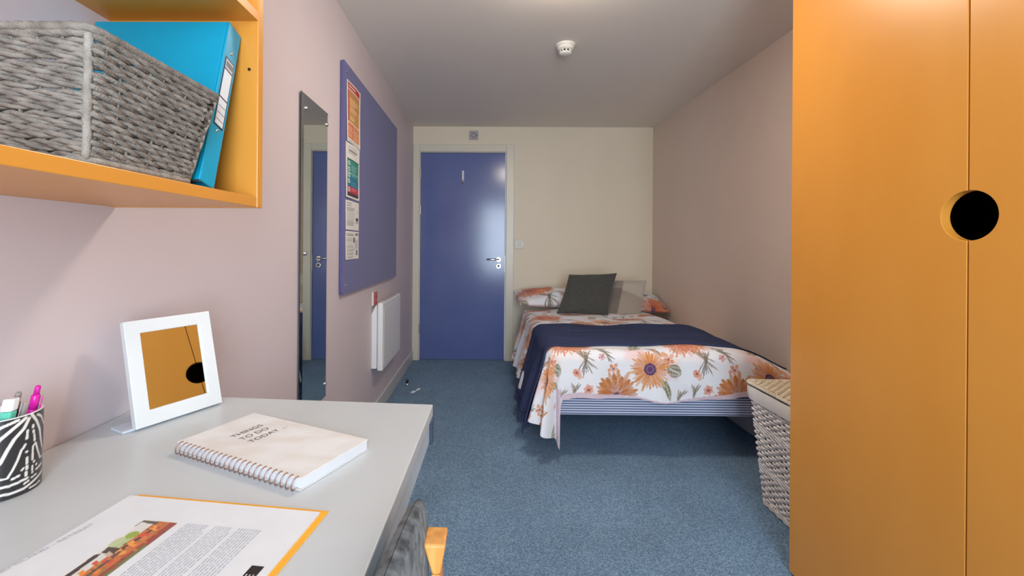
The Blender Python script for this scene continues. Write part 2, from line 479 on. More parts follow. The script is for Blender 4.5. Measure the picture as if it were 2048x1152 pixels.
MB().box(DX1 - .004, DX1 + .001, YB + .002, YB + .012, kp.z - .06, kp.z + .10).build('strike_plate', M['lead'], dr)
# coat hook on the leaf
q0 = ony(926, 341, YB); q1 = ony(926, 364, YB)
hk = MB().box(q0.x - .0085, q0.x + .0085, YB + .008, YB + .012, q1.z, q0.z).build('coat_hook_plate', M['white'], dr, bevel=.001)
MB().tube([(q0.x, YB + .01, q1.z + .02), (q0.x, YB - .012, q1.z + .012), (q0.x, YB - .022, q1.z + .0), (q0.x, YB - .018, q1.z - .012), (q0.x, YB - .004, q1.z - .014)], .005, 8).build('hook', M['lead'], hk, smooth=True)

# ------------------------------------------------------------------ ceiling lamp and smoke detector
LX, LY = 0.33, 1.64
lp = empty('ceiling_light', (LX, LY, ZC), 'round opal ceiling light glowing warm white', 'ceiling light')
MB().lathe([(.15, 0), (.15, -.02), (.145, -.026)], (LX, LY, ZC), n=36).build('lamp_base', M['white'], lp)
MB().lathe([(.135, -.024), (.135, -.045), (.12, -.062), (.08, -.072), (.02, -.075)], (LX, LY, ZC), n=36).build('diffuser', M['bulb'], lp, smooth=True)
sp = onz(1131, 90, ZC)
sm = empty('smoke_detector', (sp.x, sp.y, ZC), 'small white round smoke detector on the ceiling', 'smoke detector')
MB().lathe([(.054, 0), (.054, -.007), (.051, -.012)], (sp.x, sp.y, ZC), n=32).build('base_ring', M['plastic'], sm)
MB().lathe([(.049, -.010), (.048, -.022), (.041, -.030), (.033, -.033)], (sp.x, sp.y, ZC), n=32).build('upper_cover', M['plastic'], sm, smooth=True)
MB().lathe([(.030, -.030), (.030, -.046)], (sp.x, sp.y, ZC), n=32).build('sensor_chamber', M['black'], sm)
for k in range(10):
    t = 2 * math.pi * (k + .5) / 10; c, s_ = math.cos(t), math.sin(t)
    MB().obox((sp.x + .029 * c - .0035 * -s_, sp.y + .029 * s_ - .0035 * c, ZC - .046), (-s_ * .007, c * .007, 0), (c * .005, s_ * .005, 0), (0, 0, .016)).build('vent_rib', M['plastic'], sm)
MB().lathe([(.035, -.044), (.034, -.051), (.024, -.056), (.004, -.058)], (sp.x, sp.y, ZC), n=32).build('lower_cap', M['plastic'], sm, smooth=True)

# ------------------------------------------------------------------ wall plates near the door
q = ony(947.5, 271, YB)
so = empty('sounder_plate', (q.x, YB, q.z - .043), 'small grey square sounder plate above the door', 'wall plate')
MB().box(q.x - .043, q.x + .043, YB - .012, YB, q.z - .043, q.z + .043).build('plate', M['grey_plastic'], so, bevel=.003)
tb = [(q.x + .022 * math.cos(t), YB - .013, q.z + .022 * math.sin(t)) for t in np.linspace(0, 2 * math.pi, 24, endpoint=False)]
MB().tube(tb, .0022, 6, closed=True).build('sounder_ring', M['dark_steel'], so)
MB().lathe([(.004, 0), (.004, .003)], (q.x + .033, YB - .011, q.z), (0, -1, 0), 10).build('screw', M['black'], so)
q = ony(1038.5, 488.5, YB)
sw = empty('light_switch', (q.x, YB, q.z - .043), 'cream square light switch on the wall beside the door', 'light switch')
MB().box(q.x - .044, q.x + .044, YB - .009, YB, q.z - .043, q.z + .043).build('plate', M['plastic'], sw, bevel=.003)
MB().box(q.x - .008, q.x + .008, YB - .014, YB - .008, q.z - .014, q.z + .014).build('rocker', M['plastic'], sw, bevel=.002)
for dx in (-.032, .032):
    MB().lathe([(.004, 0), (.004, .002)], (q.x + dx, YB - .0085, q.z), (0, -1, 0), 10).build('screw', M['lead'], sw)

# ------------------------------------------------------------------ noticeboard and papers
BY0, BY1, BZ0, BZ1 = 2.035, 3.262, .858, 1.984
BX = XL + .019
def rrect(y0, y1, z0, z1, r, x, n=5):
    pts = []
    for cy, cz, a0 in ((y1 - r, z1 - r, 0), (y0 + r, z1 - r, 90), (y0 + r, z0 + r, 180), (y1 - r, z0 + r, 270)):
        for k in range(n + 1):
            a = math.radians(a0 + 90 * k / n); pts.append((x, cy + r * math.cos(a), cz + r * math.sin(a)))
    return pts
nb = empty('notice_board', (XL, (BY0 + BY1) / 2, BZ0), 'large violet blue felt noticeboard screwed to the lilac wall', 'noticeboard')
MB().prism(rrect(BY0, BY1, BZ0, BZ1, .016, XL + .003), (.016, 0, 0)).build('felt_panel', M['board'], nb, bevel=.004)
for yy in (BY0 + .045, (BY0 + BY1) / 2 + .02, BY1 - .05):
    for zz in (BZ0 + .045, BZ1 - .045):
        MB().lathe([(.006, 0), (.005, .003), (.001, .0045)], (BX, yy, zz), (1, 0, 0), 12).build('screw', M['chrome'], nb, smooth=True)
MB().lathe([(.006, 0), (.005, .003), (.001, .0045)], (BX, BY1 - .05, 1.42), (1, 0, 0), 12).build('screw', M['chrome'], nb, smooth=True)

def sheet(name, y0, y1, z0, z1, paint, label, curl=.004, nu=44, nv=64, tilt=0.0):
    u, v = np.meshgrid(np.linspace(0, 1, nu), np.linspace(0, 1, nv))      # v from the top
    p = Paint(u, v, (232, 230, 226)); paint(p)
    Y = y0 + u * (y1 - y0) + tilt * (v - .5); Z = z1 + v * (z0 - z1) + tilt * (u - .5)
    X = BX + .0012 + curl * (np.sin(u * 2.6 + v * 1.2) ** 2) * .6 + curl * .5 * (u > .9) * (u - .9) * 10
    o = grid(name, np.stack([X, Y, Z], -1), M['print'], cols=p.c)
    o.modifiers.new('paper', 'SOLIDIFY').thickness = .0004
    return props(o, label, 'poster', 'papers pinned to the noticeboard')
def p1(p):
    p.rect(.05, .95, .03, .12, (186, 52, 46)); p.rect(.1, .6, .055, .08, (226, 190, 170))
    p.rect(.05, .95, .13, .66, (222, 150, 84)); p.rect(.05, .12, .13, .66, (190, 62, 48))
    p.rect(.15, .93, .135, .645, (206, 150, 92)); p.rect(.15, .93, .145, .25, (190, 140, 90))
    p.lines(.2, .8, .26, .6, 12, (236, 202, 160), .8)
    p.rect(.55, .93, .36, .375, (120, 80, 60)); p.rect(.15, .93, .5, .645, (198, 150, 84)); p.lines(.2, .6, .52, .62, 4, (232, 214, 150), .7)
    p.rect(.05, .49, .68, .93, (224, 126, 84)); p.rect(.53, .95, .68, .93, (214, 140, 88))
    p.lines(.1, .45, .71, .9, 7, (240, 196, 166), .8); p.lines(.57, .9, .71, .9, 7, (236, 202, 160), .8)
    p.rect(.05, .95, .955, .975, (190, 180, 170))
def p2(p):
    p.lines(.15, .9, .05, .2, 4, (150, 148, 148), .7); p.rect(.2, .8, .12, .135, (110, 108, 110))
    p.rect(.08, .94, .27, .30, (24, 24, 28))
    p.rect(.08, .94, .30, .54, (58, 146, 128)); p.rect(.08, .94, .54, .63, (52, 140, 146)); p.rect(.08, .94, .63, .78, (36, 122, 152))
    for vv in (.53, .62): p.rect(.08, .94, vv, vv + .012, (160, 206, 206))
    p.lines(.35, .85, .36, .5, 5, (150, 200, 198), .8); p.lines(.35, .85, .56, .61, 2, (150, 200, 206), .7); p.lines(.35, .85, .66, .76, 4, (120, 184, 206), .7)
    p.rect(.08, .94, .78, .90, (196, 66, 78)); p.lines(.35, .85, .80, .88, 3, (232, 140, 150), .8)
    p.rect(.08, .94, .90, .965, (26, 24, 26)); p.lines(.15, .9, .91, .955, 2, (150, 120, 120), .6)
    for vv in (.36, .47, .58, .69, .84): p.ell(.2, vv, .08, .04, (226, 232, 232)); p.ell(.2, vv, .05, .024, (110, 150, 156))
def p3(p):
    p.lines(.08, .45, .06, .2, 2, (120, 120, 124), .8); p.lines(.08, .72, .22, .86, 13, (140, 140, 146), .75)
    p.rect(.77, .94, .55, .67, (64, 62, 70)); p.rect(.77, .94, .69, .75, (170, 168, 172)); p.lines(.82, .92, .3, .5, 4, (170, 170, 174), .6)
def p4(p):
    p.lines(.08, .6, .05, .16, 2, (70, 68, 74), .9, ragged=.1); p.ell(.80, .1, .07, .05, (80, 78, 86)); p.ell(.93, .1, .04, .04, (110, 108, 114))
    p.lines(.08, .5, .2, .42, 5, (140, 140, 146), .7); p.lines(.08, .72, .44, .95, 12, (140, 140, 146), .7)
    p.rect(.55, .68, .22, .4, (112, 110, 116)); p.rect(.8, .93, .68, .86, (104, 102, 108)); p.rect(.72, .95, .3, .62, (196, 196, 200))
sheet('poster', 2.078, 2.288, 1.604, 1.905, p1, 'orange and red printed poster, topmost on the noticeboard', .007)
sheet('poster', 2.068, 2.282, 1.330, 1.601, p2, 'green, blue and red striped poster below the orange one', .006)
sheet('notice_sheet', 2.070, 2.282, 1.172, 1.318, p3, 'white text notice with a dark square, between poster and lowest sheet', .003)
sheet('notice_sheet', 2.072, 2.282, 1.025, 1.166, p4, 'white text notice with bold heading, lowest on the noticeboard', .003)

# ------------------------------------------------------------------ tall wall mirror
MY0, MY1, MZ0, MZ1 = 1.592, 1.878, .438, 1.672
mr = empty('wall_mirror', (XL, (MY0 + MY1) / 2, MZ0), 'tall narrow wall mirror held by chrome dome screws on lilac wall', 'mirror')
bx0, bx1, bx2, iv = XL + .001, XL + .004, XL + .0075, .017
def lean(y): return .0055 * (MY1 - y) / (MY1 - MY0)          # hangs a little off the wall at its near edge
def rr(y0, y1, z0, z1, x): return [(x + lean(y0), y0, z0), (x + lean(y1), y1, z0), (x + lean(y1), y1, z1), (x + lean(y0), y0, z1)]
MB().add(rr(MY0, MY1, MZ0, MZ1, bx0) + rr(MY0, MY1, MZ0, MZ1, bx1), [(0, 3, 2, 1), (0, 1, 5, 4), (1, 2, 6, 5), (2, 3, 7, 6), (3, 0, 4, 7)]).build('glass_edge', M['glass_edge'], mr)
pa = MB().add(rr(MY0, MY1, MZ0, MZ1, bx1) + rr(MY0 + iv, MY1 - iv, MZ0 + iv, MZ1 - iv, bx2),
              [(0, 1, 5, 4), (1, 2, 6, 5), (2, 3, 7, 6), (3, 0, 4, 7), (4, 5, 6, 7)]).build('mirror_glass', M['mirror'], mr)
for yy in (MY0 + .035, MY1 - .028):
    for zz in (MZ0 + .06, (MZ0 + MZ1) / 2 + .01, MZ1 - .055):
        if yy > 1.7 and abs(zz - (MZ0 + MZ1) / 2) < .1: continue
        MB().lathe([(.008, 0), (.008, .003), (.006, .006), (.001, .0075)], (bx2 + lean(yy), yy, zz), (1, 0, 0), 14).build('dome_screw', M['chrome'], mr, smooth=True)

# ------------------------------------------------------------------ heater, red label
RY0, RY1, RZ0, RZ1 = 2.625, 3.165, .325, .742
ht = empty('panel_heater', (XL, (RY0 + RY1) / 2, RZ0), 'white electric panel heater on the lilac wall below the noticeboard', 'heater')
MB().prism([(XL, RY0 + .004, RZ0 + .012), (XL + .034, RY0 + .004, RZ0 + .012), (XL + .034, RY0 + .004, RZ1 - .012), (XL + .022, RY0 + .004, RZ1 - .022), (XL, RY0 + .004, RZ1 - .07)], (0, RY1 - RY0 - .008, 0)).build('back_casing', M['white'], ht, bevel=.004)
fc = MB().box(XL + .038, XL + .072, RY0, RY1, RZ0, RZ1).build('front_casing', M['white'], ht, bevel=.008, seg=3)
MB().box(XL + .03, XL + .04, RY0 + .012, RY1 - .012, RZ0 + .02, RZ1 - .03).build('gap_spacer', M['grey_plastic'], ht)
MB().box(XL + .0718, XL + .0732, RY0 + .03, RY1 - .03, RZ0 + .03, RZ1 - .035).build('front_panel', M['white'], fc, bevel=.0006)
for k in range(9):
    yy = RY0 + .09 + k * .043
    MB().box(XL + .045, XL + .066, yy, yy + .03, RZ1 - .0005, RZ1 + .0006).build('outlet_slot', M['grey_plastic'], fc)
ly = onx(750.5, 597, XL + .01).y
rl = empty('heater_label', (XL, ly, .726), 'small red label with white text lines above the heater', 'label')
MB().box(XL, XL + .011, ly - .043, ly + .043, .722, .806).build('backing_plate', M['plastic'], rl, bevel=.002)
MB().box(XL + .0108, XL + .0118, ly - .041, ly + .041, .724, .804).build('red_face', M['red'], rl)
tx = MB()
for k in range(6):
    zz = .796 - k * .0125
    tx.box(XL + .0116, XL + .0123, ly - .036, ly + .03 - .01 * (k % 3), zz - .004, zz)
tx.build('text_lines', mat('pale_ink', C(232, 190, 196), .6, col2=C(238, 200, 204), vscale=40), rl)

# ------------------------------------------------------------------ things on the carpet by the skirting
q = onz(814.5, 769, 0)
ds = empty('door_stop', (q.x, q.y, 0), 'small chrome and black door stop on the carpet', 'door stop')
MB().lathe([(.017, .001), (.017, .005), (.012, .011), (.010, .012)], (q.x, q.y, 0), n=18).build('base', M['chrome'], ds, smooth=True)
MB().lathe([(.009, .011), (.011, .02), (.011, .034), (.008, .038), (.002, .039)], (q.x, q.y, 0), n=18).build('rubber_buffer', M['black_plastic'], ds, smooth=True)
q = onz(833, 783, 0)
gx, gy = np.meshgrid(np.linspace(-1, 1, 13), np.linspace(-1, 1, 9))
kx = .030 * gx + .030 * gy * .2; ky = .045 * gx + .024 * gy * (1 - .35 * gx ** 2)
kz = .004 + .010 * (1 - gy ** 2) + .005 * np.sin(gx * 5) * (1 - .4 * gy ** 2)
o = grid('paper_scrap', np.stack([q.x + kx * .9, q.y + ky, np.maximum(kz, .002)], -1), M['paper'])
o.modifiers.new('thick', 'SOLIDIFY').thickness = .0015
props(o, 'crumpled white paper scrap lying on the carpet', 'paper')

# ------------------------------------------------------------------ wardrobe
WX, WY1, WYS, WZ = 1.029, 1.462, .930, 2.12
WY0 = WYS - (WY1 - WYS)
wd = empty('wardrobe', ((WX + XR) / 2, WYS, 0), 'tall orange laminate wardrobe with two doors and round finger hole', 'wardrobe')
WT = .022
XB = XR - .016
for nm, b in (('side_panel', (WX + WT + .002, XB, WY0, WY0 + .02, 0, WZ)), ('side_panel', (WX + WT + .002, XB, WY1 - .02, WY1, 0, WZ)),
              ('top_panel', (WX + WT + .002, XB, WY0 + .02, WY1 - .02, WZ - .02, WZ)), ('bottom_panel', (WX + WT + .002, XB, WY0 + .02, WY1 - .02, .05, .07)),
              ('back_panel', (XB - .008, XB, WY0 + .02, WY1 - .02, .07, WZ - .02)), ('plinth', (WX + .05, WX + .066, WY0 + .02, WY1 - .02, 0, .05))):
    MB().box(*b).build(nm, M['inside'] if nm in ('back_panel', 'bottom_panel', 'plinth') else M['orange'], wd)
HZ, HR = 1.172, .0535
for sgn in (1, -1):
    ye = WYS + sgn * .0016; yo = WY1 - .001 if sgn > 0 else WY0 + .001
    pts = [(WX, ye, .012), (WX, yo, .012), (WX, yo, WZ - .002), (WX, ye, WZ - .002)]
    for k in range(25):
        a = math.pi / 2 - math.pi * k / 24
        pts.append((WX, ye + sgn * HR * math.cos(a), HZ + HR * math.sin(a)))
    if sgn > 0: pts = pts[::-1]
    MB().prism(pts, (WT, 0, 0)).build('door', M['orange'], wd, bevel=.0012)

# ------------------------------------------------------------------ wall shelf unit
SX, SY1, SZ0 = -.422, .806, 1.168
su = empty('wall_shelf', (XL, .2, SZ0), 'orange laminate wall shelf unit above the desk', 'shelf')
SY0 = -.42
MB().box(XL, SX, SY1 - .018, SY1, SZ0, 1.92).build('end_panel', M['orange'], su, bevel=.0015)
MB().box(XL, SX, SY0, SY0 + .018, SZ0, 1.92).build('end_panel', M['orange'], su, bevel=.0015)
MB().box(XL, SX - .001, SY0 + .018, SY1 - .018, SZ0 + .001, SZ0 + .019).build('shelf_board', M['orange'], su, bevel=.001)
MB().box(XL, SX - .001, SY0 + .018, SY1 - .018, 1.512, 1.530).build('shelf_board', M['orange'], su, bevel=.001)
MB().box(XL, SX - .001, SY0 + .018, SY1 - .018, 1.90, 1.918).build('shelf_board', M['orange'], su, bevel=.001)
q = ony(499, 139, SY1 - .018)
MB().lathe([(.0028, 0), (.0028, .0012)], (q.x, SY1 - .0185, q.z), (0, -1, 0), 10).build('peg_hole', M['black'], su)

# ------------------------------------------------------------------ weaving helper
def frustum(c0, c1, z0, z1, r=.02, n=6):
    """returns f(s 0..1, z) -> point, normal, perimeter; c = (x0, x1, y0, y1) at z0 and z1"""
    def outline(c, k):
        pts = []
        x0, x1, y0, y1 = c
        for cx, cy, a0 in ((x1 - r, y1 - r, 0), (x0 + r, y1 - r, 90), (x0 + r, y0 + r, 180), (x1 - r, y0 + r, 270)):
            for i in range(n + 1):
                a = math.radians(a0 + 90 * i / n); pts.append((cx + r * math.cos(a), cy + r * math.sin(a)))
        pts.append(pts[0]); return np.array(pts)
    def loop(z, m):
        t = (z - z0) / (z1 - z0)
        c = [c0[i] + (c1[i] - c0[i]) * t for i in range(4)]
        P = outline(c, 0)
        d = np.r_[0, np.cumsum(np.hypot(*(np.diff(P, axis=0).T)))]
        s = np.linspace(0, d[-1], m, endpoint=False)
        x = np.interp(s, d, P[:, 0]); y = np.interp(s, d, P[:, 1])
        tx, ty = np.roll(x, -1) - np.roll(x, 1), np.roll(y, -1) - np.roll(y, 1)
        l = np.hypot(tx, ty) + 1e-9
        return x, y, ty / l, -tx / l, s, d[-1]
    return loop

def twined_rows(loop, zs, pitch, amp, bz, rad, m, parent, name, nside=6, jit=.0):
    x, y, nx, ny, s, per = loop(zs[0], 64)
    cyc = int(round(per / pitch))
    N = cyc * 8
    for i, z in enumerate(zs):
        x, y, nx, ny, s, per = loop(z, N)
        ph = 2 * math.pi * s / per * cyc + (i % 2) * math.pi / 2 * 1.1 + i * .13
        mb = MB()
        jz = jit * (np.sin(s * 23 + i * 1.7) + np.sin(s * 41 + i * 3.1)) * .5
        for q_ in (0, math.pi):
            a = amp * np.sin(ph + q_); b = bz * np.cos(ph + q_)
            P = np.stack([x + nx * a, y + ny * a, z + b + jz], -1)
            mb.tube(P, rad * (1 + .12 * np.sin(s * 60 + i)), nside, closed=True)
        mb.build(name, m, parent, smooth=True)

def plain_rows(loop, zs, pitch, amp, rad, m, parent, name):
    x, y, nx, ny, s, per = loop(zs[0], 64)
    cyc = int(round(per / pitch)); N = cyc * 12
    for i, z in enumerate(zs):
        x, y, nx, ny, s, per = loop(z, N)
        a = amp * np.tanh(2.0 * np.sin(2 * math.pi * s / per * cyc + (i % 2) * math.pi)) + .0006 * np.sin(s * 37 + i * 2.3)
        P = np.stack([x + nx * a, y + ny * a, z + .0010 * np.sin(s * 29 + i * 1.9)], -1)
        MB().tube(P, rad * (1 + .10 * np.sin(s * 50 + i)), 6, closed=True).build(name, m, parent, smooth=True)

# ------------------------------------------------------------------ grey rope basket on the shelf
ZB = SZ0 + .019
bk = empty('rope_basket', (-.55, .55, ZB), 'grey woven paper rope basket on the orange wall shelf', 'basket')
b0, b1 = (-.665, -.440, .468, .632), (-.69, -.418, .446, .660)
lp0 = frustum(b0, b1, ZB + .006, ZB + .134, r=.012)
twined_rows(lp0, [ZB + .011 + k * .0072 for k in range(18)], .044, .0030, .0023, .0031, M['rope'], bk, 'woven_row', jit=.0016)
x_, y_, nx_, ny_, s_, pr_ = lp0(ZB + .148, 120)
for dz, dn in ((.135, 0), (.140, .002)):
    x_, y_, nx_, ny_, s_, pr_ = lp0(ZB + dz, 160)
    w = .0005 * np.sin(s_ / pr_ * 2 * math.pi * 70)
    MB().tube(np.stack([x_ + nx_ * (dn + w), y_ + ny_ * (dn + w), ZB + dz + w], -1), .0048, 8, closed=True).build('rim', M['rope'], bk, smooth=True)
x_, y_, nx_, ny_, s_, pr_ = lp0(ZB + .006, 160)
MB().tube(np.stack([x_ + nx_ * .002, y_ + ny_ * .002, ZB + .0055 + 0 * x_], -1), .0048, 8, closed=True).build('base_rope', M['rope_light'], bk, smooth=True)
MB().box(b0[0] + .004, b0[1] - .004, b0[2] + .004, b0[3] - .004, ZB + .001, ZB + .005).build('base', M['rope'], bk)
for cx, cy in ((0, 2), (0, 3), (1, 2), (1, 3)):
    pts = []
    for t in np.linspace(0, 1, 16):
        X = b0[cx] + (b1[cx] - b0[cx]) * t; Y = b0[cy] + (b1[cy] - b0[cy]) * t
        X += (-1 if cx else 1) * .002; Y += (1 if cy == 2 else -1) * .002
        pts.append((X + .0006 * math.sin(t * 70), Y, ZB + .006 + .130 * t))
    MB().tube(pts, .0042, 8).build('corner_post', M['rope_light'], bk, smooth=True)
for k in range(9):
    for side in (0, 1):
        if side == 0:
            f = (k + 1) / 10; A = (b0[0] + (b0[1] - b0[0]) * f, b0[2], ZB + .006); B = (b1[0] + (b1[1] - b1[0]) * f, b1[2], ZB + .134)
        else:
            f = (k + 1) / 10; A = (b0[1], b0[2] + (b0[3] - b0[2]) * f, ZB + .006); B = (b1[1], b1[2] + (b1[3] - b1[2]) * f, ZB + .134)
        MB().tube([A, B], .0016, 6).build('stake', M['rope'], bk)

# ------------------------------------------------------------------ turquoise binder leaning on the end panel
BT = .036
bR = Vector((-.436, .684, ZB)); tR = Vector((-.452, .785, ZB + .292))
up = (tR - bR)
inx = Vector((-1, 0, 0))
nb_ = Vector((0, -1, 0)); upn = up.normalized(); tn = (nb_ - upn * nb_.dot(upn)).normalized()
bd = empty('ring_binder', tuple(bR), 'turquoise ring binder leaning against the end of the shelf', 'binder')
dep = .235
lift = Vector((0, 0, BT * abs(tn.z) + .0005)) if tn.z < 0 else Vector((0, 0, .0008))
for off, nm in ((0, 'cover'), (BT - .002, 'cover')):
    MB().obox(bR + lift + tn * off + inx * .004, inx * dep, up, tn * .002).build(nm, M['turquoise'], bd, bevel=.0008)
spn = MB().obox(bR + lift, inx * .004, up, tn * BT).build('spine', M['turquoise'], bd, bevel=.0015)
MB().obox(bR + lift + tn * .004 + inx * .012 + upn * .012, inx * (dep - .025), upn * .27, tn * (BT - .010)).build('papers', M['paper'], bd)
lab = bR + lift + upn * .105 + Vector((.0006, 0, 0)) + tn * .006
MB().obox(lab, Vector((-.0012, 0, 0)), upn * .135, tn * (BT - .012)).build('label_border', M['navy_ink'], spn)
MB().obox(lab + upn * .003 + tn * .002 + Vector((.0004, 0, 0)), Vector((-.0012, 0, 0)), upn * .050, tn * (BT - .016)).build('label_lower', M['paper'], spn)
MB().obox(lab + upn * .056 + tn * .002 + Vector((.0004, 0, 0)), Vector((-.0012, 0, 0)), upn * .054, tn * (BT - .016)).build('label_upper', M['paper'], spn)
MB().obox(lab + upn * .113 + tn * .002 + Vector((.0004, 0, 0)), Vector((-.0012, 0, 0)), upn * .019, tn * (BT - .016)).build('label_title_box', M['ink'], spn)
lt = MB()
for k in range(3):
    lt.obox(lab + upn * (.012 + k * .013) + tn * .003 + Vector((.0007, 0, 0)), Vector((-.001, 0, 0)), upn * .0008, tn * (BT - .018))
for k in range(5):
    lt.obox(lab + upn * .118 + tn * (.0035 + k * .0036) + Vector((.0007, 0, 0)), Vector((-.001, 0, 0)), upn * .010, tn * .0018)
props(lt.build('label_lines', M['dark_ink'], spn), kind='stuff')
for h in (.255, .098):
    MB().lathe([(.0035, 0), (.003, .0012), (.0008, .002)], bR + lift + upn * h + tn * BT * .5, (1, 0, 0), 12).build('rivet', M['chrome'], spn, smooth=True)

# ------------------------------------------------------------------ desk
DZ = .770
dk = empty('desk', (-.42, .2, 0), 'grey laminate desk along the lilac wall', 'desk')
dc = [(-.698, -.55), (-.143, -.55), (-.108, .893), (-.698, .931)]
MB().hexa([(x, y, DZ - .024) for x, y in dc], [(x, y, DZ) for x, y in dc]).build('desk_top', M['desk'], dk, bevel=.002)
def dl(y, off): return -.108 + (y - .893) * .0243 - off
MB().hexa([(dl(-.5, .022), -.5, DZ - .07), (dl(-.5, .004), -.5, DZ - .07), (dl(.872, .004), .872, DZ - .07), (dl(.872, .022), .872, DZ - .07)],
          [(dl(-.5, .022), -.5, DZ - .024), (dl(-.5, .004), -.5, DZ - .024), (dl(.872, .004), .872, DZ - .024), (dl(.872, .022), .872, DZ - .024)]).build('front_rail', M['steel'], dk)
MB().box(-.142, -.106, .874, .892, DZ - .076, DZ - .0245).build('end_bracket', M['dark_steel'], dk, bevel=.002)
for x, y in ((-.66, -.48), (-.66, .80), (-.42, -.48), (-.42, .80)):
    MB().box(x - .015, x + .015, y - .015, y + .015, 0, DZ - .024).build('leg', M['steel'], dk, bevel=.003)

# ------------------------------------------------------------------ desk mirror
pa_, pb_ = onz(272, 861, DZ), onz(447, 811, DZ)
ed = (pb_ - pa_); wid = ed.length + .006
fdir = Vector((.449, .894, 0)).normalized()
mid = (pa_ + pb_) / 2
pa_ = mid - fdir * wid / 2; pb_ = mid + fdir * wid / 2
nrm = Vector((fdir.y, -fdir.x, 0))
TILT = math.radians(14.7); FH = .191
fup = (Vector((0, 0, 1)) * math.cos(TILT) - nrm * math.sin(TILT)).normalized()
fn = fdir.cross(fup).normalized()
if fn.dot(nrm) < 0: fn = -fn
dm = empty('desk_mirror', (mid.x, mid.y, DZ), 'small white framed mirror standing on the grey desk', 'mirror')
FT, BW, BWB = .014, .024, .027
o_ = pa_ - fn * FT + Vector((0, 0, FT * fn.z + .0003))
fm = MB()
def fq(u, v, w): return o_ + fdir * u + fup * v + fn * w
ou = [(0, 0), (wid, 0), (wid, FH), (0, FH)]; iu = [(BW, BWB), (wid - BW, BWB), (wid - BW, FH - BW), (BW, FH - BW)]
fm.add([fq(u, v, 0) for u, v in ou + iu] + [fq(u, v, FT) for u, v in ou + iu],
       [f for i in range(4) for j in [(i + 1) % 4] for f in ((8 + i, 8 + j, 12 + j, 12 + i), (i, 4 + i, 4 + j, j), (i, j, 8 + j, 8 + i), (4 + i, 12 + i, 12 + j, 4 + j))])
fm.build('frame', M['frame_white'], dm, bevel=.0012)
MB().obox(o_ + fdir * (BW - .002) + fup * (BWB - .002) + fn * (FT - .007), fdir * (wid - 2 * BW + .004), fup * (FH - BW - BWB + .004), fn * .003).build('mirror_glass', M['mirror'], dm)
MB().obox(o_ + fdir * .003 + fup * .003, fdir * (wid - .006), fup * (FH - .006), fn * .002).build('back_board', M['paper'], dm)
hb = pa_ - fdir * .016 - nrm * .050; hb.z = DZ + .0005
MB().hexa([hb, hb + fdir * .11, hb + fdir * .11 + nrm * .04, hb + nrm * .04], [p + Vector((0, 0, .004)) for p in (hb, hb + fdir * .11, hb + fdir * .11 + nrm * .04, hb + nrm * .04)]).build('foot', M['clear'], dm)

# ------------------------------------------------------------------ spiral notebook
NT = .017
nL, nF = onz(354, 884, DZ + NT), onz(600, 958.5, DZ + NT)
nB, nR = onz(508, 825.5, DZ + NT), onz(738, 880, DZ + NT)
down = (nF - nL).normalized(); dwn_len = (nF - nL).length
right = (((nB - nL) + (nR - nF)) / 2); rl_ = right.length; right.normalize()
no = empty('spiral_notebook', tuple((nL + nR) / 2 - Vector((0, 0, NT))), 'marbled white spiral notebook with bronze lettering on the desk', 'notebook')
o_ = Vector((nL.x, nL.y, DZ + .0006))
def slab(mb, u0, u1, v0, v1, z0, z1):
    P = [o_ + right * u + down * v for u, v in ((u0, v0), (u0, v1), (u1, v1), (u1, v0))]
    return mb.hexa([p + Vector((0, 0, z0)) for p in P], [p + Vector((0, 0, z1)) for p in P])
slab(MB(), 0, rl_, 0, dwn_len, 0, .0012).build('back_cover', M['marble'], no)
slab(MB(), .004, rl_ - .0015, .0015, dwn_len - .0015, .0014, NT - .0018).build('page_block', M['paper'], no)
slab(MB(), 0, rl_, 0, dwn_len, NT - .0016, NT).build('front_cover', M['marble'], no, bevel=.0004)
sp_ = MB()
nr = 25
for k in range(nr):
    v = .008 + (dwn_len - .016) * k / (nr - 1)
    cc = o_ + down * v + right * .0005 + Vector((0, 0, NT / 2 - .0005))
    pts = []
    for t in np.linspace(-.62 * math.pi, .62 * math.pi, 15):
        pts.append(cc - right * (.0080 * math.cos(t) - .0005) + Vector((0, 0, max(.0098 * math.sin(t), -NT / 2 + .0012))) + down * .0016 * math.sin(t))
    sp_.tube(pts, .0009, 6)
sp_.build('spiral_binding', M['rosegold'], no, smooth=True)
for k, w in enumerate(('THINGS', 'TO DO', 'TODAY ...')):
    text('lettering', w, .0150, o_ + right * .046 + down * (.066 + k * .0205) + Vector((0, 0, NT + .0004)), right, -down, M['bronze'], no, spacing=1.02)

# ------------------------------------------------------------------ information folder lying open on the desk
gBL, gBR, gR, gL = onz(262, 990, DZ + .0045), onz(646, 1024, DZ + .0045), onz(548, 1152, DZ + .0045), onz(0, 1139, DZ + .0045)
fo = empty('info_folder', tuple((gBL + gR) / 2 - Vector((0, 0, .0045))), 'yellow folder with printed white page lying on the desk', 'folder')
exx = ((gBR - gBL)).normalized(); pw = (gBR - gBL).length
eyy = (((gL - gBL).normalized() + (gR - gBR).normalized()) / 2).normalized()
ph = .21
def pg(u, v, z): return Vector((gBL.x, gBL.y, DZ + z)) + exx * u + eyy * v
def flat(mb, u0, u1, v0, v1, z0, z1):
    P = [(u0, v0), (u0, v1), (u1, v1), (u1, v0)]
    return mb.hexa([pg(u, v, z0) for u, v in P], [pg(u, v, z1) for u, v in P])
flat(MB(), .004, pw + .004, -.0078, ph, .0003, .0014).build('cover', M['yellow'], fo, bevel=.0006)
flat(MB(), .0, pw - .004, .001, ph - .004, .0015, .0036).build('inner_pages', M['paper'], fo)
flat(MB(), -.001, pw - .0035, .0, ph - .004, .0037, .0042).build('top_page', M['paper'], fo)
ztop = .0046
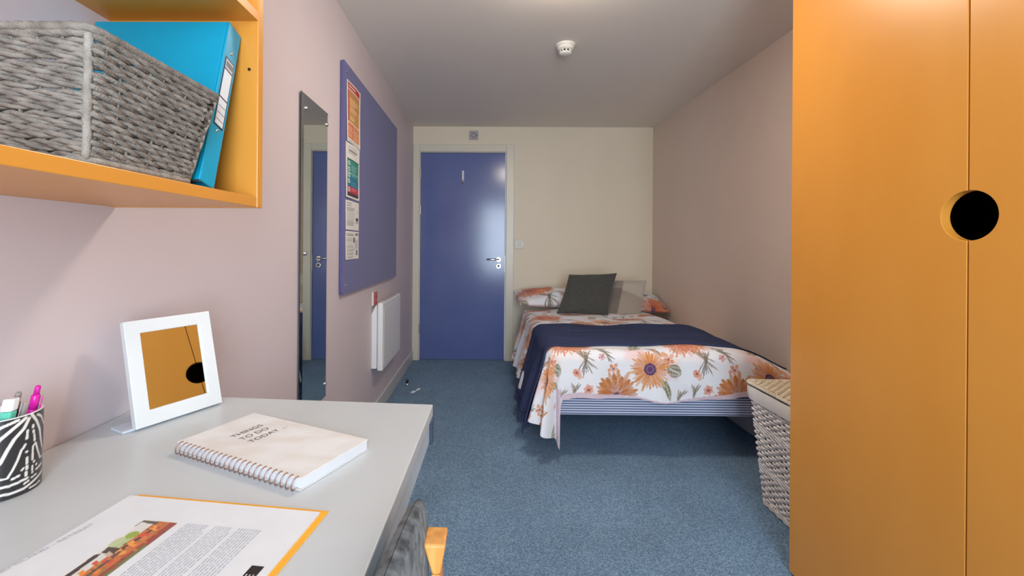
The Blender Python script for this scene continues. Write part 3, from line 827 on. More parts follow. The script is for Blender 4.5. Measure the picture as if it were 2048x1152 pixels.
# reading direction runs from near (large v) to far (small v); u grows down the page
# printed photograph
u, v = np.meshgrid(np.linspace(0, 1, 60), np.linspace(0, 1, 110))   # u across (down the page), v from far end
p = Paint(u, v, (120, 96, 74))
p.rect(0, .42, 0, 1, (214, 214, 212)); p.rect(.0, .10, 0, 1, (222, 223, 225))
p.poly([(.10, .30), (.40, .20), (.42, .34), (.2, .42)], (176, 192, 138)); p.ell(.28, .2, .14, .05, (150, 170, 70)); p.ell(.16, .3, .12, .07, (188, 200, 160))
p.rect(.42, .82, .0, 1, (196, 112, 62)); p.rect(.8, 1, 0, 1, (150, 72, 62)); p.rect(.9, 1, .3, 1, (112, 120, 70))
p.poly([(.12, .36), (.46, .36), (.56, .1), (.62, .1), (.56, .44), (.16, .44)], (78, 66, 60))
for k in range(9):
    v0 = .05 + k * .105
    p.poly([(.46, v0), (.72, v0 + .03), (.72, v0 + .075), (.46, v0 + .055)], random.choice([(226, 132, 58), (206, 84, 54), (232, 156, 74), (92, 80, 74)]))
    p.poly([(.3, v0 + .36), (.46, v0 + .38), (.46, v0 + .42), (.3, v0 + .40)], random.choice([(230, 140, 60), (206, 92, 60), (196, 178, 160)]))
p.poly([(.08, .46), (.2, .44), (.26, .98), (.12, 1)], (70, 58, 54)); p.poly([(.52, .4), (.6, .36), (.66, 1), (.56, 1)], (92, 74, 68))
for k in range(60):
    p.ell(.42 + .55 * random.random(), random.random(), .05, .012, random.choice([(220, 122, 58), (170, 70, 54), (112, 116, 62), (206, 150, 90), (70, 62, 58)]), .7)
p.rect(.02, .06, .02, .1, (120, 120, 118)); p.poly([(.05, .0), (.5, .0), (.5, .05), (.05, .03)], (96, 92, 76))
p0 = onz(352, 1050, DZ + ztop); pu0 = (p0 - pg(0, 0, ztop)).dot(exx); pv0 = (p0 - pg(0, 0, ztop)).dot(eyy)
pu_l = (onz(282, 1044, DZ + ztop) - pg(0, 0, ztop)).dot(exx)
PT = np.array([[tuple(pg(pu_l + (pu0 - pu_l) * a, pv0 + .125 * b, ztop)) for a in u[0]] for b in v[:, 0]])
grid('photo', PT, M['printphoto'], fo, cols=p.c, smooth=False)
tx = MB()
te = onz(515, 1068, DZ + ztop); tu1 = (te - pg(0, 0, ztop)).dot(exx); tv0 = (te - pg(0, 0, ztop)).dot(eyy)
nl = 26
for k in range(nl):
    uu = pu0 + .012 + (tu1 - pu0 - .012) * k / (nl - 1)
    if k in (9, 17): continue
    v = tv0 + .012 * (1 - k / nl) * 0 + (.03 if k in (8, 16) else 0) * random.random()
    end = pv0 + .11
    while v < end:
        l = .003 + random.random() * .008
        flat(tx, uu, uu + .0014, v, min(v + l, end), ztop - .0002, ztop)
        v += l + .0016
tx.build('body_text', M['ink'], fo)
t0 = onz(3, 1146, DZ + ztop)
tdir = (onz(186, 1050, DZ + ztop) - t0)
tt = text('title', 'AND ISLAND - RETREAT', .0083, t0 - tdir * .13, tdir, exx * -1, M['ink'], fo, spacing=1.0)
lg0 = onz(500, 1142, DZ + ztop); lg1 = onz(520, 1143, DZ + ztop)
lu = (lg0 - pg(0, 0, ztop)).dot(exx); lv = (lg0 - pg(0, 0, ztop)).dot(eyy); lw = (lg1 - lg0).length + .003
flat(MB(), lu, lu + lw, lv, lv + .034, ztop - .0002, ztop).build('logo_block', M['black_plastic'], fo)
text('logo_letters', 'BE', lw * .9, pg(lu + lw * .82, lv + .024, ztop + .0004), -eyy, -exx, M['paper'], fo)

# ------------------------------------------------------------------ zebra cup with pens
CX, CY, CRR, CH = -.641, .566, .037, .102
cup = empty('pen_cup', (CX, CY, DZ), 'black and white zebra striped pen cup on the desk', 'cup')
nphi, nh = 260, 96
PHI = np.linspace(-math.pi, math.pi, nphi, endpoint=False); HH = np.linspace(0, 1, nh)
ph_, hh_ = np.meshgrid(PHI, HH)
# unrolled print: three mirrored repeats round the cup
rep = 2 * math.pi / 3
pp = (ph_ + rep / 2) % rep - rep / 2
mir = np.floor((ph_ + rep / 2) / rep) % 2
ZX = 225 + pp / (rep / 2) * 255
ZV = (1 - hh_) * 780
p = Paint(ZX, ZV, (40, 40, 42))
def cz(pts):
    return [(x, y - (305 - .18 * x) + .00035 * (x - 60) ** 2 * (y - 250) / 800) for x, y in pts]
STR = [([(0, 400), (60, 350), (150, 300)], 13), ([(0, 590), (40, 480), (120, 380), (200, 290)], 14),
       ([(0, 790), (50, 700), (90, 580), (130, 480), (190, 390), (225, 300)], 13), ([(0, 865), (90, 860), (120, 790), (150, 700), (175, 600)], 9),
       ([(200, 555), (185, 590)], 10), ([(215, 420), (210, 500)], 10), ([(258, 375), (258, 400)], 10), ([(262, 430), (265, 455)], 10), ([(270, 475), (275, 535)], 10),
       ([(245, 265), (290, 340), (330, 440), (350, 540), (380, 620)], 12), ([(300, 280), (350, 310), (400, 390)], 11), ([(285, 560), (310, 640), (345, 725), (375, 715)], 9),
       ([(285, 560), (260, 590), (258, 640)], 9), ([(212, 630)], 12), ([(215, 690), (215, 750)], 10), ([(260, 660), (260, 720)], 11), ([(275, 745)], 13), ([(215, 775), (215, 805)], 11),
       ([(180, 805), (192, 788)], 9), ([(260, 790), (260, 830)], 10), ([(300, 780)], 12), ([(300, 830), (370, 790)], 11), ([(120, 875), (160, 855)], 11), ([(210, 835), (210, 868)], 11),
       ([(262, 852)], 11), ([(0, 945), (100, 940), (220, 895)], 12), ([(255, 900), (300, 880)], 8), ([(200, 945), (228, 928)], 10), ([(0, 1020), (100, 1015), (200, 990), (290, 930), (400, 860)], 12),
       ([(240, 1005), (350, 960)], 8), ([(-40, 700), (-10, 500), (20, 420)], 13), ([(430, 380), (450, 520), (480, 700)], 13), ([(410, 640), (440, 760), (480, 820)], 13)]
for pts, w in STR:
    p.stroke(cz(pts), w, (226, 222, 218))
TH0 = math.atan2(-CY, -CX) + math.radians(37)
ang = TH0 + ph_
prof = CRR * (1 - .02 * np.cos(hh_ * math.pi))
P = np.stack([CX + prof * np.cos(ang), CY + prof * np.sin(ang), DZ + .001 + CH * hh_], -1)
grid('cup_wall', P, M['cup'], cup, cols=p.c, wrap=True)
MB().lathe([(CRR * .96, .001), (CRR * .96, .004)], (CX, CY, DZ), n=40).build('cup_base', M['white'], cup)
ri = MB().lathe([(CRR * 1.018, CH + .0005), (CRR * 1.02, CH + .002), (CRR * .95, CH + .002), (CRR * .93, CH - .01), (CRR * .92, .006)], (CX, CY, DZ), n=48)
ri.f = ri.f[:-2]
ri.build('cup_rim', M['white'], cup, smooth=True)
def pen(name, base, top, r, m_body, label, capm=None, clip=True, cl=.034):
    base, top = Vector(base), Vector(top)
    d = (top - base); L = d.length; d.normalize()
    e = empty(name, tuple(base), label, 'pen', 'pens in the zebra cup')
    MB().lathe([(r * .4, 0), (r, .012), (r, L - cl), (r * .92, L - cl + .002)], base, d, 14).build('barrel', m_body, e, smooth=True)
    co_ = MB().lathe([(r * .95, L - cl + .002), (r * .95, L - .014), (r * .7, L - .012)], base, d, 14).build('collar', capm or m_body, e, smooth=True)
    MB().lathe([(r * .62, L - .012), (r * .62, L - .002), (r * .4, L)], base, d, 12).build('push_button', capm or m_body, e, smooth=True)
    if clip:
        u = d.orthogonal().normalized()
        MB().obox(base + d * (L - .05) + u * (r + .0012) - d.cross(u) * .0016, u * .0012, d.cross(u) * .0032, d * .035).build('clip', capm or m_body, co_)
    return e
pt1 = ony(77, 771, .585); pt2 = ony(38, 784, .57); pt3 = ony(2, 806, .555)
pen('ballpoint_pen', (CX + .002, CY + .012, DZ + .008), pt1, .0052, M['pink'], 'magenta ballpoint pen in the zebra cup')
pen('marker_pen', (CX - .006, CY - .010, DZ + .008), pt2, .0055, M['black_plastic'], 'black pen with smoky clear top in the zebra cup', M['smoke_plastic'], cl=.026)
e = empty('highlighter', (CX - .004, CY - .022, DZ + .008), 'mint green highlighter in the zebra cup', 'highlighter')
hb0 = Vector((CX - .004, CY - .022, DZ + .008)); hv = ony(4, 800, .548) - hb0
MB().obox(hb0, (.013, .002, 0), (-.001, .010, 0), hv * .86).build('barrel', M['mint'], e, bevel=.002)
MB().obox(hb0 + hv * .862, (.013, .002, 0), (-.001, .010, 0), hv * .14).build('end_cap', M['white'], e, bevel=.002)

# ------------------------------------------------------------------ cushions / padded shapes
def bil(c, s, t):
    c = [np.array(tuple(k)) for k in c]
    s = s[..., None]; t = t[..., None]
    return c[0] * (1 - s) * (1 - t) + c[1] * s * (1 - t) + c[2] * s * t + c[3] * (1 - s) * t
def cushion(name, corners, T, m, parent=None, cols=None, n=(70, 50), pw_=.5, pinch=.05, lump=.004, front=None, wr=1.0, rnd=0.0):
    """padded quad, corners BL BR TR TL; two faces share the outline; front = direction the first face looks"""
    k = n[0] * 2
    uu = np.linspace(0, 1, n[0]); vv = np.linspace(0, 1, n[1])
    s, t = np.meshgrid(uu, vv)
    a, b = 2 * s - 1, 2 * t - 1
    ss = .5 + a * .5 * (1 - pinch * (1 - b * b)); tt = .5 + b * .5 * (1 - pinch * (1 - a * a))
    if rnd:
        a_, b_ = 2 * ss - 1, 2 * tt - 1
        ss = .5 + .5 * a_ * np.sqrt(1 - rnd * b_ ** 4 * a_ ** 2); tt = .5 + .5 * b_ * np.sqrt(1 - rnd * a_ ** 4 * b_ ** 2)
    P = bil(corners, ss, tt)
    C4 = [np.array(tuple(q)) for q in corners]
    nrm_ = np.cross(C4[1] - C4[0], C4[3] - C4[0]); nrm_ /= np.linalg.norm(nrm_)
    if front is not None and np.dot(nrm_, front) < 0: nrm_ = -nrm_
    h = T * np.clip((1 - a ** 2) * (1 - b ** 2), 0, 1) ** pw_
    edge = np.clip((1 - a ** 2) * (1 - b ** 2), 0, 1) ** .3
    rs = RNG.rand(6) * 6
    wv = lump * edge * (np.sin(a * 5 + rs[0] + b * 3) + np.sin(b * 7 + rs[1] - a * 2) + .6 * np.sin(a * 11 + rs[2]) * np.sin(b * 9 + rs[3]))
    A = P + nrm_ * (h + wv)[..., None]; B = P - nrm_ * (h * wr + .0005)[..., None]
    full = np.concatenate([A, B[:, ::-1]], 1)
    cc = None
    if cols is not None:
        ca = cols(ss, tt, 0); cb = cols(ss, tt, 1); cc = np.concatenate([ca, cb[:, ::-1]], 1)
    return grid(name, full, m, parent, cols=cc, wrap=True)

# ------------------------------------------------------------------ desk chair
ch = empty('desk_chair', (-.36, .30, 0), 'charcoal upholstered beech desk chair pushed under the desk', 'chair')
e_ = Vector((.06, .998, 0)).normalized(); back_n = Vector((e_.y, -e_.x, 0))      # back_n points away from the desk
F0 = Vector((-.0750, .530, 0)); N0 = F0 - e_ * .42
def cb(p, z, lean): return Vector((p.x, p.y, z)) + back_n * lean
cushion('backrest', [cb(N0, .50, -.004), cb(F0, .50, -.004), cb(F0, .818, .0), cb(N0, .818, .0)], .0245, M['charcoal'], ch, n=(80, 70), pw_=.34, pinch=.0, lump=.0005, rnd=.20)
for y_ in (.479, .120):
    dx = (y_ - .479) * .06
    MB().hexa([(-.056 + dx, y_ - .016, .745), (-.047 + dx, y_ - .016, .745), (-.047 + dx, y_ + .016, .745), (-.056 + dx, y_ + .016, .745)],
              [(-.066 + dx, y_ - .016, .778), (-.041 + dx, y_ - .016, .778), (-.041 + dx, y_ + .016, .778), (-.066 + dx, y_ + .016, .778)]).build('back_post_cap', M['beech'], ch, bevel=.003, seg=3)
    MB().hexa([(-.06 + dx, y_ - .014, 0), (-.03 + dx, y_ - .014, 0), (-.03 + dx, y_ + .014, 0), (-.06 + dx, y_ + .014, 0)],
              [(-.056 + dx, y_ - .014, .7445), (-.047 + dx, y_ - .014, .7445), (-.047 + dx, y_ + .014, .7445), (-.056 + dx, y_ + .014, .7445)]).build('rear_leg', M['beech'], ch)
sc = [cb(N0, .43, -.04) + e_ * .0, cb(F0, .43, -.04), cb(F0, .43, -.04) - back_n * .40, cb(N0, .43, -.04) - back_n * .40]
cushion('seat', sc, .035, M['charcoal'], ch, n=(40, 40), pw_=.3, pinch=-.02, lump=.001, front=(0, 0, 1))
for w in (.03, .39):
    p0 = F0 - e_ * w - back_n * .40
    MB().box(p0.x - .015, p0.x + .015, p0.y - .015, p0.y + .015, 0, .40).build('front_leg', M['beech'], ch, bevel=.003)
    q0_ = F0 - e_ * w
    MB().hexa([p0 + Vector((0, -.011, .36)), q0_ + Vector((.03, -.011, .36)), q0_ + Vector((.03, .011, .36)), p0 + Vector((0, .011, .36))],
              [p0 + Vector((0, -.011, .40)), q0_ + Vector((.03, -.011, .40)), q0_ + Vector((.03, .011, .40)), p0 + Vector((0, .011, .40))]).build('side_rail', M['beech'], ch)

# ------------------------------------------------------------------ laundry hamper
hm = empty('laundry_hamper', (1.36, 1.70, 0), 'whitewashed wicker laundry hamper with lid beside the wardrobe', 'hamper')
h0, h1 = (1.200, 1.535, 1.545, 1.862), (1.160, 1.555, 1.500, 1.898)
HZ1 = .472
hl = frustum(h0, h1, 0.0, HZ1, r=.02)
zs = [z for z in np.arange(.012, HZ1 - .004, .0122)]
bands = []
rows = []
for z in zs:
    (bands if abs(z - .165) < .012 or abs(z - .335) < .012 or z < .03 else rows).append(z)
plain_rows(hl, rows, .042, .0042, .0051, M['wicker'], hm, 'woven_row')
for z in bands:
    for k in range(3):
        zz = z + (k - 1) * .0045
        x_, y_, nx_, ny_, s_, pr_ = hl(zz, 200)
        w = .0035 + .0022 * np.sin(s_ / pr_ * 2 * math.pi * 30 + k * 2.1)
        MB().tube(np.stack([x_ + nx_ * w, y_ + ny_ * w, np.maximum(zz + .003 * np.cos(s_ / pr_ * 2 * math.pi * 30 + k * 2.1), .0045)], -1), .0034, 6, closed=True).build('band_strand', M['wicker'], hm, smooth=True)
x0_, y0_, nx_, ny_, s_, pr_ = hl(.004, 44); x1_, y1_, *_r = hl(HZ1, 44)
for k in range(44):
    MB().tube([(x0_[k], y0_[k], .004), (x1_[k], y1_[k], HZ1)], .0026, 6).build('stake', M['wicker'], hm)
MB().box(h0[0] + .01, h0[1] - .01, h0[2] + .01, h0[3] - .01, .004, .01).build('base', M['wicker'], hm)
def shell(c0, c1, z0, z1, r, n=80):
    f = frustum(c0, c1, z0, z1, r)
    rows_ = []
    for z in np.linspace(z0, z1, 7):
        x_, y_, nx_, ny_, s_, pr_ = f(z, n)
        w = .003 * math.sin((z - z0) / (z1 - z0) * math.pi) + .0012 * np.sin(s_ * 60)
        rows_.append(np.stack([x_ + nx_ * w, y_ + ny_ * w, np.full(n, z)], -1))
    return np.array(rows_)
gr = lambda c, d: (c[0] - d, c[1] + d, c[2] - d, c[3] + d)
grid('liner_inner', shell(gr(h1, -.008), gr(h1, -.004), HZ1 - .06, HZ1 + .02, .02), M['liner'], hm, wrap=True)
o = grid('liner_cuff', shell(gr(h1, .008), gr(h1, .012), HZ1 - .030, HZ1 + .028, .022), M['liner'], hm, wrap=True)
x_, y_, nx_, ny_, s_, pr_ = frustum(gr(h1, .012), gr(h1, .012), 0, 1, .022)(0, 160)
# lid: woven rows across a shallow tray
ld_ = empty('hamper_lid', (1.36, 1.70, HZ1 + .03), 'cream woven lid lying on the wicker hamper', 'lid')
LZ = HZ1 + .036
lc = gr(h1, .014)
lc = (lc[0], XR - .006, max(lc[2], 1.472), lc[3])
fl = frustum(lc, lc, 0, 1, .022)
for k in range(3):
    x_, y_, nx_, ny_, s_, pr_ = fl(0, 240)
    ph2 = s_ / pr_ * 2 * math.pi * 38 + k * 2.09
    MB().tube(np.stack([x_ - nx_ * .006 + nx_ * .0045 * np.sin(ph2), y_ - ny_ * .006 + ny_ * .0045 * np.sin(ph2), LZ + .004 + .0045 * np.cos(ph2)], -1), .0042, 6, closed=True).build('rim_strand', M['wicker_lid'], ld_, smooth=True)
MB().box(lc[0] + .012, lc[1] - .012, lc[2] + .012, lc[3] - .012, LZ - .002, LZ + .003).build('lid_panel', M['wicker_lid'], ld_)
ny2 = 26
for k in range(ny2):
    yy = lc[2] + .018 + (lc[3] - lc[2] - .036) * k / (ny2 - 1)
    xs = np.linspace(lc[0] + .012, lc[1] - .012, 90)
    phx = xs / .036 * 2 * math.pi + (k % 2) * math.pi
    MB().tube(np.stack([xs, yy + .002 * np.cos(phx), LZ + .007 + .0032 * np.sin(phx)], -1), .0052, 6).build('woven_row', M['wicker_lid'], ld_, smooth=True)

# ------------------------------------------------------------------ floral print
TW, TH = .605, .44
def pattern(x, y):
    """x to the wall, y towards the foot; flat cloth coordinates in metres"""
    sh = x.shape
    x = x.ravel(); y = y.ravel()
    c = np.zeros((x.size, 3)); c[:] = s2l((236, 237, 243))
    xs = x
    def rel(cx, cy, R):
        dx = (xs - cx + TW / 2) % TW - TW / 2
        dy = (y - cy + TH / 2) % TH - TH / 2
        i = np.where((np.abs(dx) < R) & (np.abs(dy) < R))[0]
        return i, dx[i], dy[i]
    def mix(i, col, a):
        c[i] += (s2l(col) - c[i]) * np.clip(a, 0, 1)[:, None]
    def blot(cx, cy, R, col, a):
        i, dx, dy = rel(cx, cy, R)
        r = np.hypot(dx, dy) / R
        r = r + .12 * np.sin(np.arctan2(dy, dx) * 5 + cx * 40)
        mix(i, col, .55 * a * (1 - sstep(.35, .95, r)))
    def leaf(cx, cy, L_, w, ang_, col, vein=(226, 224, 206), a=.95):
        i, dx, dy = rel(cx, cy, L_ * 1.1)
        u = dx * math.cos(ang_) + dy * math.sin(ang_); v = -dx * math.sin(ang_) + dy * math.cos(ang_)
        t = u / L_
        lim = w * np.clip(1 - (2 * t - 1) ** 2, 0, 1) ** .8
        ins = (t > 0) & (t < 1) & (np.abs(v) < lim)
        tone = .85 + .3 * np.sin(t * 9 + v * 300)
        mix(i, col, ins * a * np.clip(tone, .5, 1))
        if vein is not None:
            mix(i, vein, (ins & (np.abs(v) < w * .09)) * .8)
            mix(i, vein, (ins & (np.abs(np.sin(t * 16 - np.abs(v) * 120)) < .12)) * .5)
    def flower(cx, cy, R, n, base, tip, dark, rc, ccol, ph=0., sharp=.8, fan=None, layers=2):
        i, dx, dy = rel(cx, cy, R * 1.05)
        r = np.hypot(dx, dy); an = np.arctan2(dy, dx)
        for ly_ in range(layers)[::-1]:
            k = n * an / (2 * math.pi) + ph + ly_ * .5
            id_ = np.floor(k); f = k - id_ - .5
            hsh = np.modf(np.abs(np.sin(id_ * 12.9898 + ly_ * 4.1 + cx * 30) * 43758.5453))[0]
            Lp = R * (.78 + .22 * hsh) * (1.0 if ly_ == 0 else .86)
            t = r / Lp
            lim = (.50 if layers == 1 or ly_ else .40) * np.clip(1 - t ** 2.2, 0, 1) ** sharp * np.clip(.45 + 1.2 * t, 0, 1)
            ins = (t < 1) & (np.abs(f) < lim)
            if fan is not None:
                ins &= np.abs((an - fan[0] + math.pi) % (2 * math.pi) - math.pi) < fan[1]
            q = np.abs(f) / (lim + 1e-4)
            col = s2l(base) + (s2l(tip) - s2l(base)) * np.clip(t * 1.1 - .1 + .25 * (hsh - .5), 0, 1)[:, None]
            dk_ = np.clip(sstep(.70, 1.0, q) * .55 + .40 * (np.abs(f) < .035) + .22 * np.sin(f * 40 + t * 5) ** 2 + .5 * np.clip(.42 - t, 0, 1) + .25 * ly_, 0, .9)
            col = col + (s2l(dark) - col) * dk_[:, None]
            al = ins * (.80 + .18 * np.sin(hsh * 40 + t * 4))
            c[i] += (col - c[i]) * al[:, None]
        if rc:
            w = 1 + .06 * np.sin(an * 7)
            mix(i, ccol, (r < rc * w) * 1.0)
            mix(i, (150, 112, 150), ((r < rc * .72) & (r > rc * .45)) * .55)
            mix(i, (70, 44, 74), (np.abs(r - rc * .95) < rc * .1) * .6)
    AX, AY = .832, .135
    A = lambda dx, dy: (AX + dx, AY + dy)
    for dx, dy, R, col, a in ((-.08, -.085, .075, (240, 176, 178), .75), (-.04, -.05, .07, (244, 196, 184), .6), (-.50, .02, .06, (238, 170, 170), .6), (.20, .12, .06, (220, 214, 234), .7),
                              (.12, -.04, .06, (246, 204, 180), .6), (-.25, .13, .05, (244, 206, 190), .5), (.24, -.10, .09, (238, 190, 182), .5), (-.44, -.14, .09, (242, 196, 176), .5)):
        blot(*A(dx, dy), R, col, a)
    # sprigs
    for cx, cy, base_a, L_, n in ((-.40, -.10, 1.30, .16, 10), (-.29, -.12, .8, .12, 6), (.21, .07, 1.9, .09, 5), (-.02, -.12, .6, .09, 4), (-.46, .10, 2.2, .08, 5), (.05, .19, 1.2, .07, 4)):
        for k in range(n):
            a_ = base_a + (k - n / 2) * .21
            leaf(AX + cx + .012 * k, AY + cy + .006 * (k % 3), L_ * (.7 + .3 * ((k * 7) % 5) / 5), .0045, a_, random.choice([(134, 126, 104), (120, 112, 96), (158, 136, 112), (112, 96, 92)]), None, .9)
    # leaves
    leaf(AX + .085, AY - .015, .085, .033, .55, (112, 114, 86))
    leaf(AX + .05, AY + .045, .10, .017, 1.0, (148, 152, 108))
    leaf(AX + .075, AY + .05, .11, .014, 1.35, (118, 116, 88))
    leaf(AX - .10, AY - .10, .09, .014, -.5, (122, 122, 96))
    leaf(AX - .02, AY - .19, .10, .02, 2.4, (134, 138, 104))
    leaf(AX + .21, AY - .16, .09, .02, .3, (128, 128, 98))
    leaf(AX - .30, AY - .20, .09, .022, 1.9, (108, 108, 84))
    # coral daisy on the bed top, dark orange pointed flower, sunflower
    flower(AX - .36, AY - .185, .125, 19, (214, 110, 60), (238, 160, 100), (150, 66, 40), .016, (110, 60, 48), .2)
    flower(AX + .17, AY - .165, .115, 17, (206, 96, 62), (240, 172, 130), (160, 70, 50), .013, (120, 64, 60), .4)
    flower(AX - .165, AY + .130, .130, 15, (196, 104, 40), (232, 152, 72), (128, 60, 30), .012, (112, 62, 66), .1, .55, fan=(-math.pi / 2, 1.75))
    flower(AX, AY, .124, 18, (226, 136, 62), (240, 176, 104), (176, 92, 46), .029, (96, 62, 104), .0, .75)
    # small flowers and buds
    flower(AX - .183, AY + .0, .036, 5, (228, 130, 78), (242, 172, 120), (160, 76, 50), .006, (176, 84, 50), .3, .6, layers=1)
    flower(AX + .093, AY - .05, .040, 5, (230, 134, 76), (244, 178, 130), (172, 84, 56), .006, (186, 92, 56), .1, .6, layers=1)
    flower(AX - .31, AY + .105, .030, 6, (228, 138, 106), (244, 184, 156), (176, 88, 66), .006, (150, 70, 60), .2, .4, layers=2)
    flower(AX - .355, AY + .04, .016, 5, (236, 150, 98), (244, 186, 140), (190, 100, 70), 0, (0, 0, 0), .2, .4, layers=1)
    flower(AX + .02, AY + .17, .022, 6, (232, 150, 140), (244, 196, 190), (180, 96, 96), .004, (150, 70, 70), .2, .4, layers=1)
    flower(AX - .24, AY - .06, .022, 5, (206, 110, 116), (232, 160, 160), (150, 76, 90), .003, (120, 60, 70), .2, .4, layers=1)
    flower(AX + .235, AY + .02, .026, 6, (232, 148, 120), (246, 190, 160), (180, 96, 76), .005, (150, 70, 60), .2, .4, layers=2)
    return c.reshape(sh + (3,))

def crosshatch(x, y):
    p = np.zeros(x.shape + (3,)); p[:] = s2l((228, 214, 222))
    k1 = np.abs(np.sin((x + y) * math.pi / .011)) < .42; k2 = np.abs(np.sin((x - y) * math.pi / .011)) < .42
    p[k1 | k2] = s2l((196, 168, 184)); p[k1 & k2] = s2l((176, 148, 170))
    return p

# ------------------------------------------------------------------ bed
BEDX0, BEDX1, BEDY0, BEDY1 = .372, XR - .016, 2.205, YB - .016
bed = empty('bed', ((BEDX0 + BEDX1) / 2, (BEDY0 + BEDY1) / 2, 0), 'small double divan bed with blue striped base against the beige wall', 'bed')
MB().box(BEDX0, BEDX1, BEDY0, BEDY1, .236, .335).build('bed_base', M['ticking'], bed, bevel=.006)
MB().box(BEDX0 + .012, BEDX1 - .055, BEDY0 + .02, BEDY1, .336, .490).build('mattress', M['mattress'], bed, bevel=.04, seg=4)
for x, y in ((BEDX0 + .06, BEDY1 - .08), (BEDX1 - .06, BEDY1 - .08), (BEDX0 + .028, BEDY0 + .45), (BEDX1 - .06, BEDY0 + .06)):
    MB().lathe([(.022, .0), (.026, .01), (.03, .236)], (x, y, 0), n=16).build('leg', M['black_plastic'], bed)

XC, YC, R0 = .380, 2.245, .066
def ztop_f(x, y):
    z = .578 - .022 * sstep(2.6, 3.8, y)
    z = z - .13 * sstep(1.24, 1.66, x) ** 1.15
    return z
def drape(a, b, off=0.0, foldk=1.0):
    ap, bp = np.maximum(a, 0), np.maximum(b, 0)
    r = np.hypot(ap, bp); th = np.arctan2(bp, ap + 1e-9)
    bx = XC + np.maximum(-a, 0); by = YC + np.maximum(-b, 0)
    R = R0 + off; L_ = math.pi * R / 2
    fl_ = .25 + (.02 - .25) * sstep(.15, 1.35, th)
    t = np.clip(r, 0, L_)
    ex = np.maximum(r - L_, 0)
    out = R * np.sin(t / R) + ex * fl_; dn = R * (1 - np.cos(t / R)) + ex * np.sqrt(1 - fl_ ** 2)
    side = sstep(.0, .35, r)
    left = np.cos(th) ** 2 * side
    foot = np.sin(th) ** 2 * side
    corner = np.sin(2 * th) * side
    out = out + foldk * (left * (.016 * np.sin(by * 2 * math.pi / .27 + .6) + .007 * np.sin(by * 2 * math.pi / .11 + 2)))
    out = out + foldk * (foot * (.007 * np.sin(bx * 2 * math.pi / .42 + 1) + .004 * np.sin(bx * 2 * math.pi / .17)))
    out = out + foldk * corner * (.050 * np.sin(th * 8 + .9)) * (.4 + r)
    x = bx - out * np.cos(th); y = by - out * np.sin(th)
    z = ztop_f(bx, by) + off - dn
    topw = 1 - sstep(0, .05, r)
    z = z + topw * (.007 * np.sin(bx * 7 + by * 3) * np.sin(by * 6 + 1) + .004 * np.sin(bx * 15 - by * 9) + .003 * np.sin(by * 23 + bx * 5))
    z = np.maximum(z, .012 + off)
    return np.stack([x, y, z], -1)

AMAX = .43
av = np.linspace(-(XR - .006 - XC), AMAX, 470)
b_top = np.linspace(-1.46, 0, 420)[:-1]
vh = np.linspace(0, 1, 110)
aa, bb = np.meshgrid(av, np.r_[b_top, vh + 10])
hem = .290 + .010 * np.sin(av * 9 + .5) + .006 * np.sin(av * 21) - .02 * sstep(-.62, -1.1, av)
cor = np.sqrt(np.maximum((.545 - .115 * np.clip(av, 0, 1) / AMAX) ** 2 - np.clip(av, 0, 1) ** 2, .0004))
hem = hem + (cor - hem) * sstep(-.012, .028, av)
bb = np.where(bb > 5, (bb - 10) * hem[None, :], bb)
ccol = pattern(XC - aa, bb + .0)
rv = crosshatch(aa, bb)
foot_hem = (bb > (hem - .017 - .010 * np.sin(av * 7 + 2) * (av < 0))[None, :]) & (aa < .02)
thv = np.arctan2(np.maximum(bb, 0), np.maximum(aa, 0) + 1e-9); rvv = np.hypot(np.maximum(bb, 0), np.maximum(aa, 0))
cor_hem = (aa > 0) & (thv > 1.22) & (rvv > .24)
ccol[foot_hem | cor_hem] = rv[foot_hem | cor_hem]
dv = grid('duvet', drape(aa, bb), M['cotton'], cols=ccol)
props(dv, 'white floral duvet with orange sunflowers spread over the bed', 'duvet')

# navy throw with fringe
av2 = np.linspace(-(XR - .010 - XC), .475, 240)
bv2 = np.linspace(-.60, -.012, 96)
a2, b2 = np.meshgrid(av2, bv2)
b2 = b2 + .012 * np.sin(a2 * 5) * (b2 > -.3) - .02 * sstep(.1, .45, a2) * 0
th_ = empty('throw_blanket', (XC, 2.5, .0), 'navy knitted throw laid across the foot of the bed', 'blanket')
P2 = drape(a2, b2, .010)
P2[..., 2] += .0008 * np.sin(P2[..., 1] * 60 + np.sin(P2[..., 0] * 6) * 2) * sstep(.3, .5, P2[..., 0])
P2[..., 0] -= .012 * np.sin(P2[..., 1] * 34) * sstep(.1, .4, a2)
o = grid('knit', P2, M['navy'], th_)
o.modifiers.new('thick', 'SOLIDIFY').thickness = .006
fr = MB()
for k in range(0, 96, 2):
    p0 = P2[k, -1]
    l = .045 + .012 * random.random()
    fr.tube([p0, p0 + np.array((-.006, .003 * random.uniform(-1, 1), -l * .5)), p0 + np.array((-.008, .006 * random.uniform(-1, 1), -l))], .0032, 5)
props(fr.build('fringe', M['navy'], th_), kind='stuff')

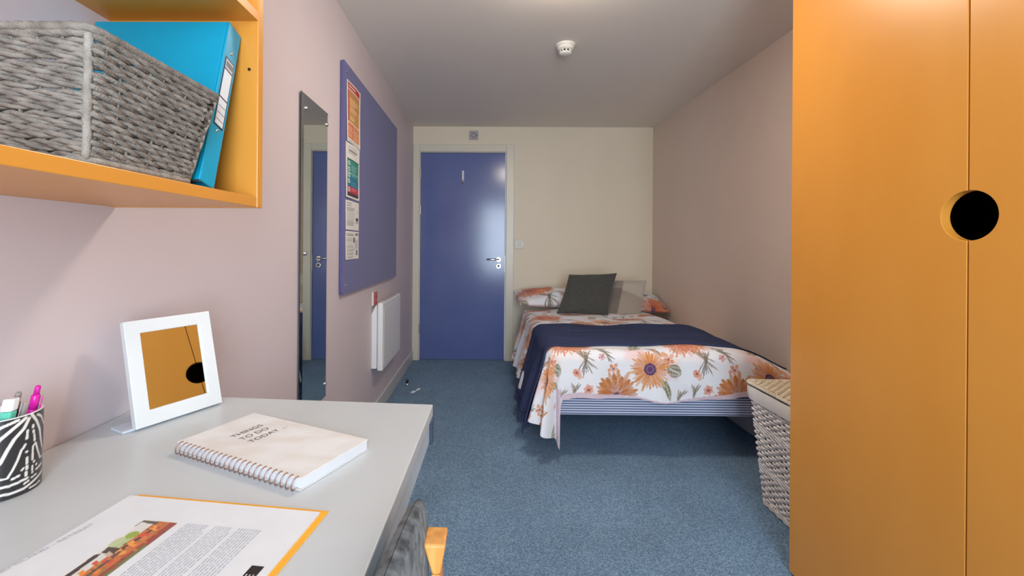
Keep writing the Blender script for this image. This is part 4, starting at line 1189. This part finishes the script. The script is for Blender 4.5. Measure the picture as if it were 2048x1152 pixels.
# pillows
def pil_cols(ox, oy, sc):
    def f(s, t, side):
        return pattern(ox + s * .66 * sc, oy - t * .46 * sc)
    return f
zt = .556
def PQ(px, py, Y): return ony(px, py, Y)
o = cushion('pillow', [Vector((.285, 3.63, zt + .045)), Vector((.905, 3.63, zt + .045)), Vector((.905, 4.0, .675)), Vector((.255, 4.0, .668))], .082, M['cotton'], cols=pil_cols(.325, .135, .66), n=(150, 110), pw_=.5, pinch=.035, lump=.006, front=(0, -1, 1), wr=.72)
props(o, 'floral pillow with an orange daisy beside the door side of the bed', 'pillow', 'floral pillows')
o = cushion('pillow', [Vector((.925, 3.63, zt + .045)), Vector((1.555, 3.63, zt - .01)), Vector((1.565, 4.0, .650)), Vector((.93, 4.0, .675))], .082, M['cotton'], cols=pil_cols(.62, -.02, .75), n=(150, 110), pw_=.5, pinch=.035, lump=.006, front=(0, -1, 1), wr=.72)
props(o, 'floral pillow against the beige wall behind the cushions', 'pillow', 'floral pillows')
# cushions
o = cushion('cushion', [PQ(1113, 627, 3.36), PQ(1216, 631, 3.36), PQ(1234, 546, 3.52), PQ(1138, 549, 3.52)], .055, M['charcoal_knit'], n=(70, 60), pw_=.5, pinch=.045, lump=.003, front=(0, -1, .3))
props(o, 'charcoal grey knitted cushion leaning on the pillows', 'cushion', 'cushions on the bed')
def bc(s, t, side):  # beige with a taupe left column, paler above a slanted edge
    p = Paint(s, t, (162, 149, 136))
    top_edge = .72 - .28 * np.clip((s - .35) / .65, 0, 1)
    p.mix((184, 174, 163), (t > top_edge) * 1.0)
    p.mix((122, 111, 102), ((s < .47)) * 1.0)
    p.mix((168, 158, 148), ((s < .47) & (t > .72)) * .5)
    return p.c
o = cushion('cushion', [PQ(1190, 633, 3.47), PQ(1281, 632, 3.44), PQ(1293, 561, 3.62), PQ(1206, 561, 3.65)], .045, M['taupe_cotton'], cols=bc, n=(80, 70), pw_=.5, pinch=.02, lump=.003, front=(0, -1, .3))
props(o, 'beige and taupe cushion with a paler top behind the charcoal one', 'cushion', 'cushions on the bed')
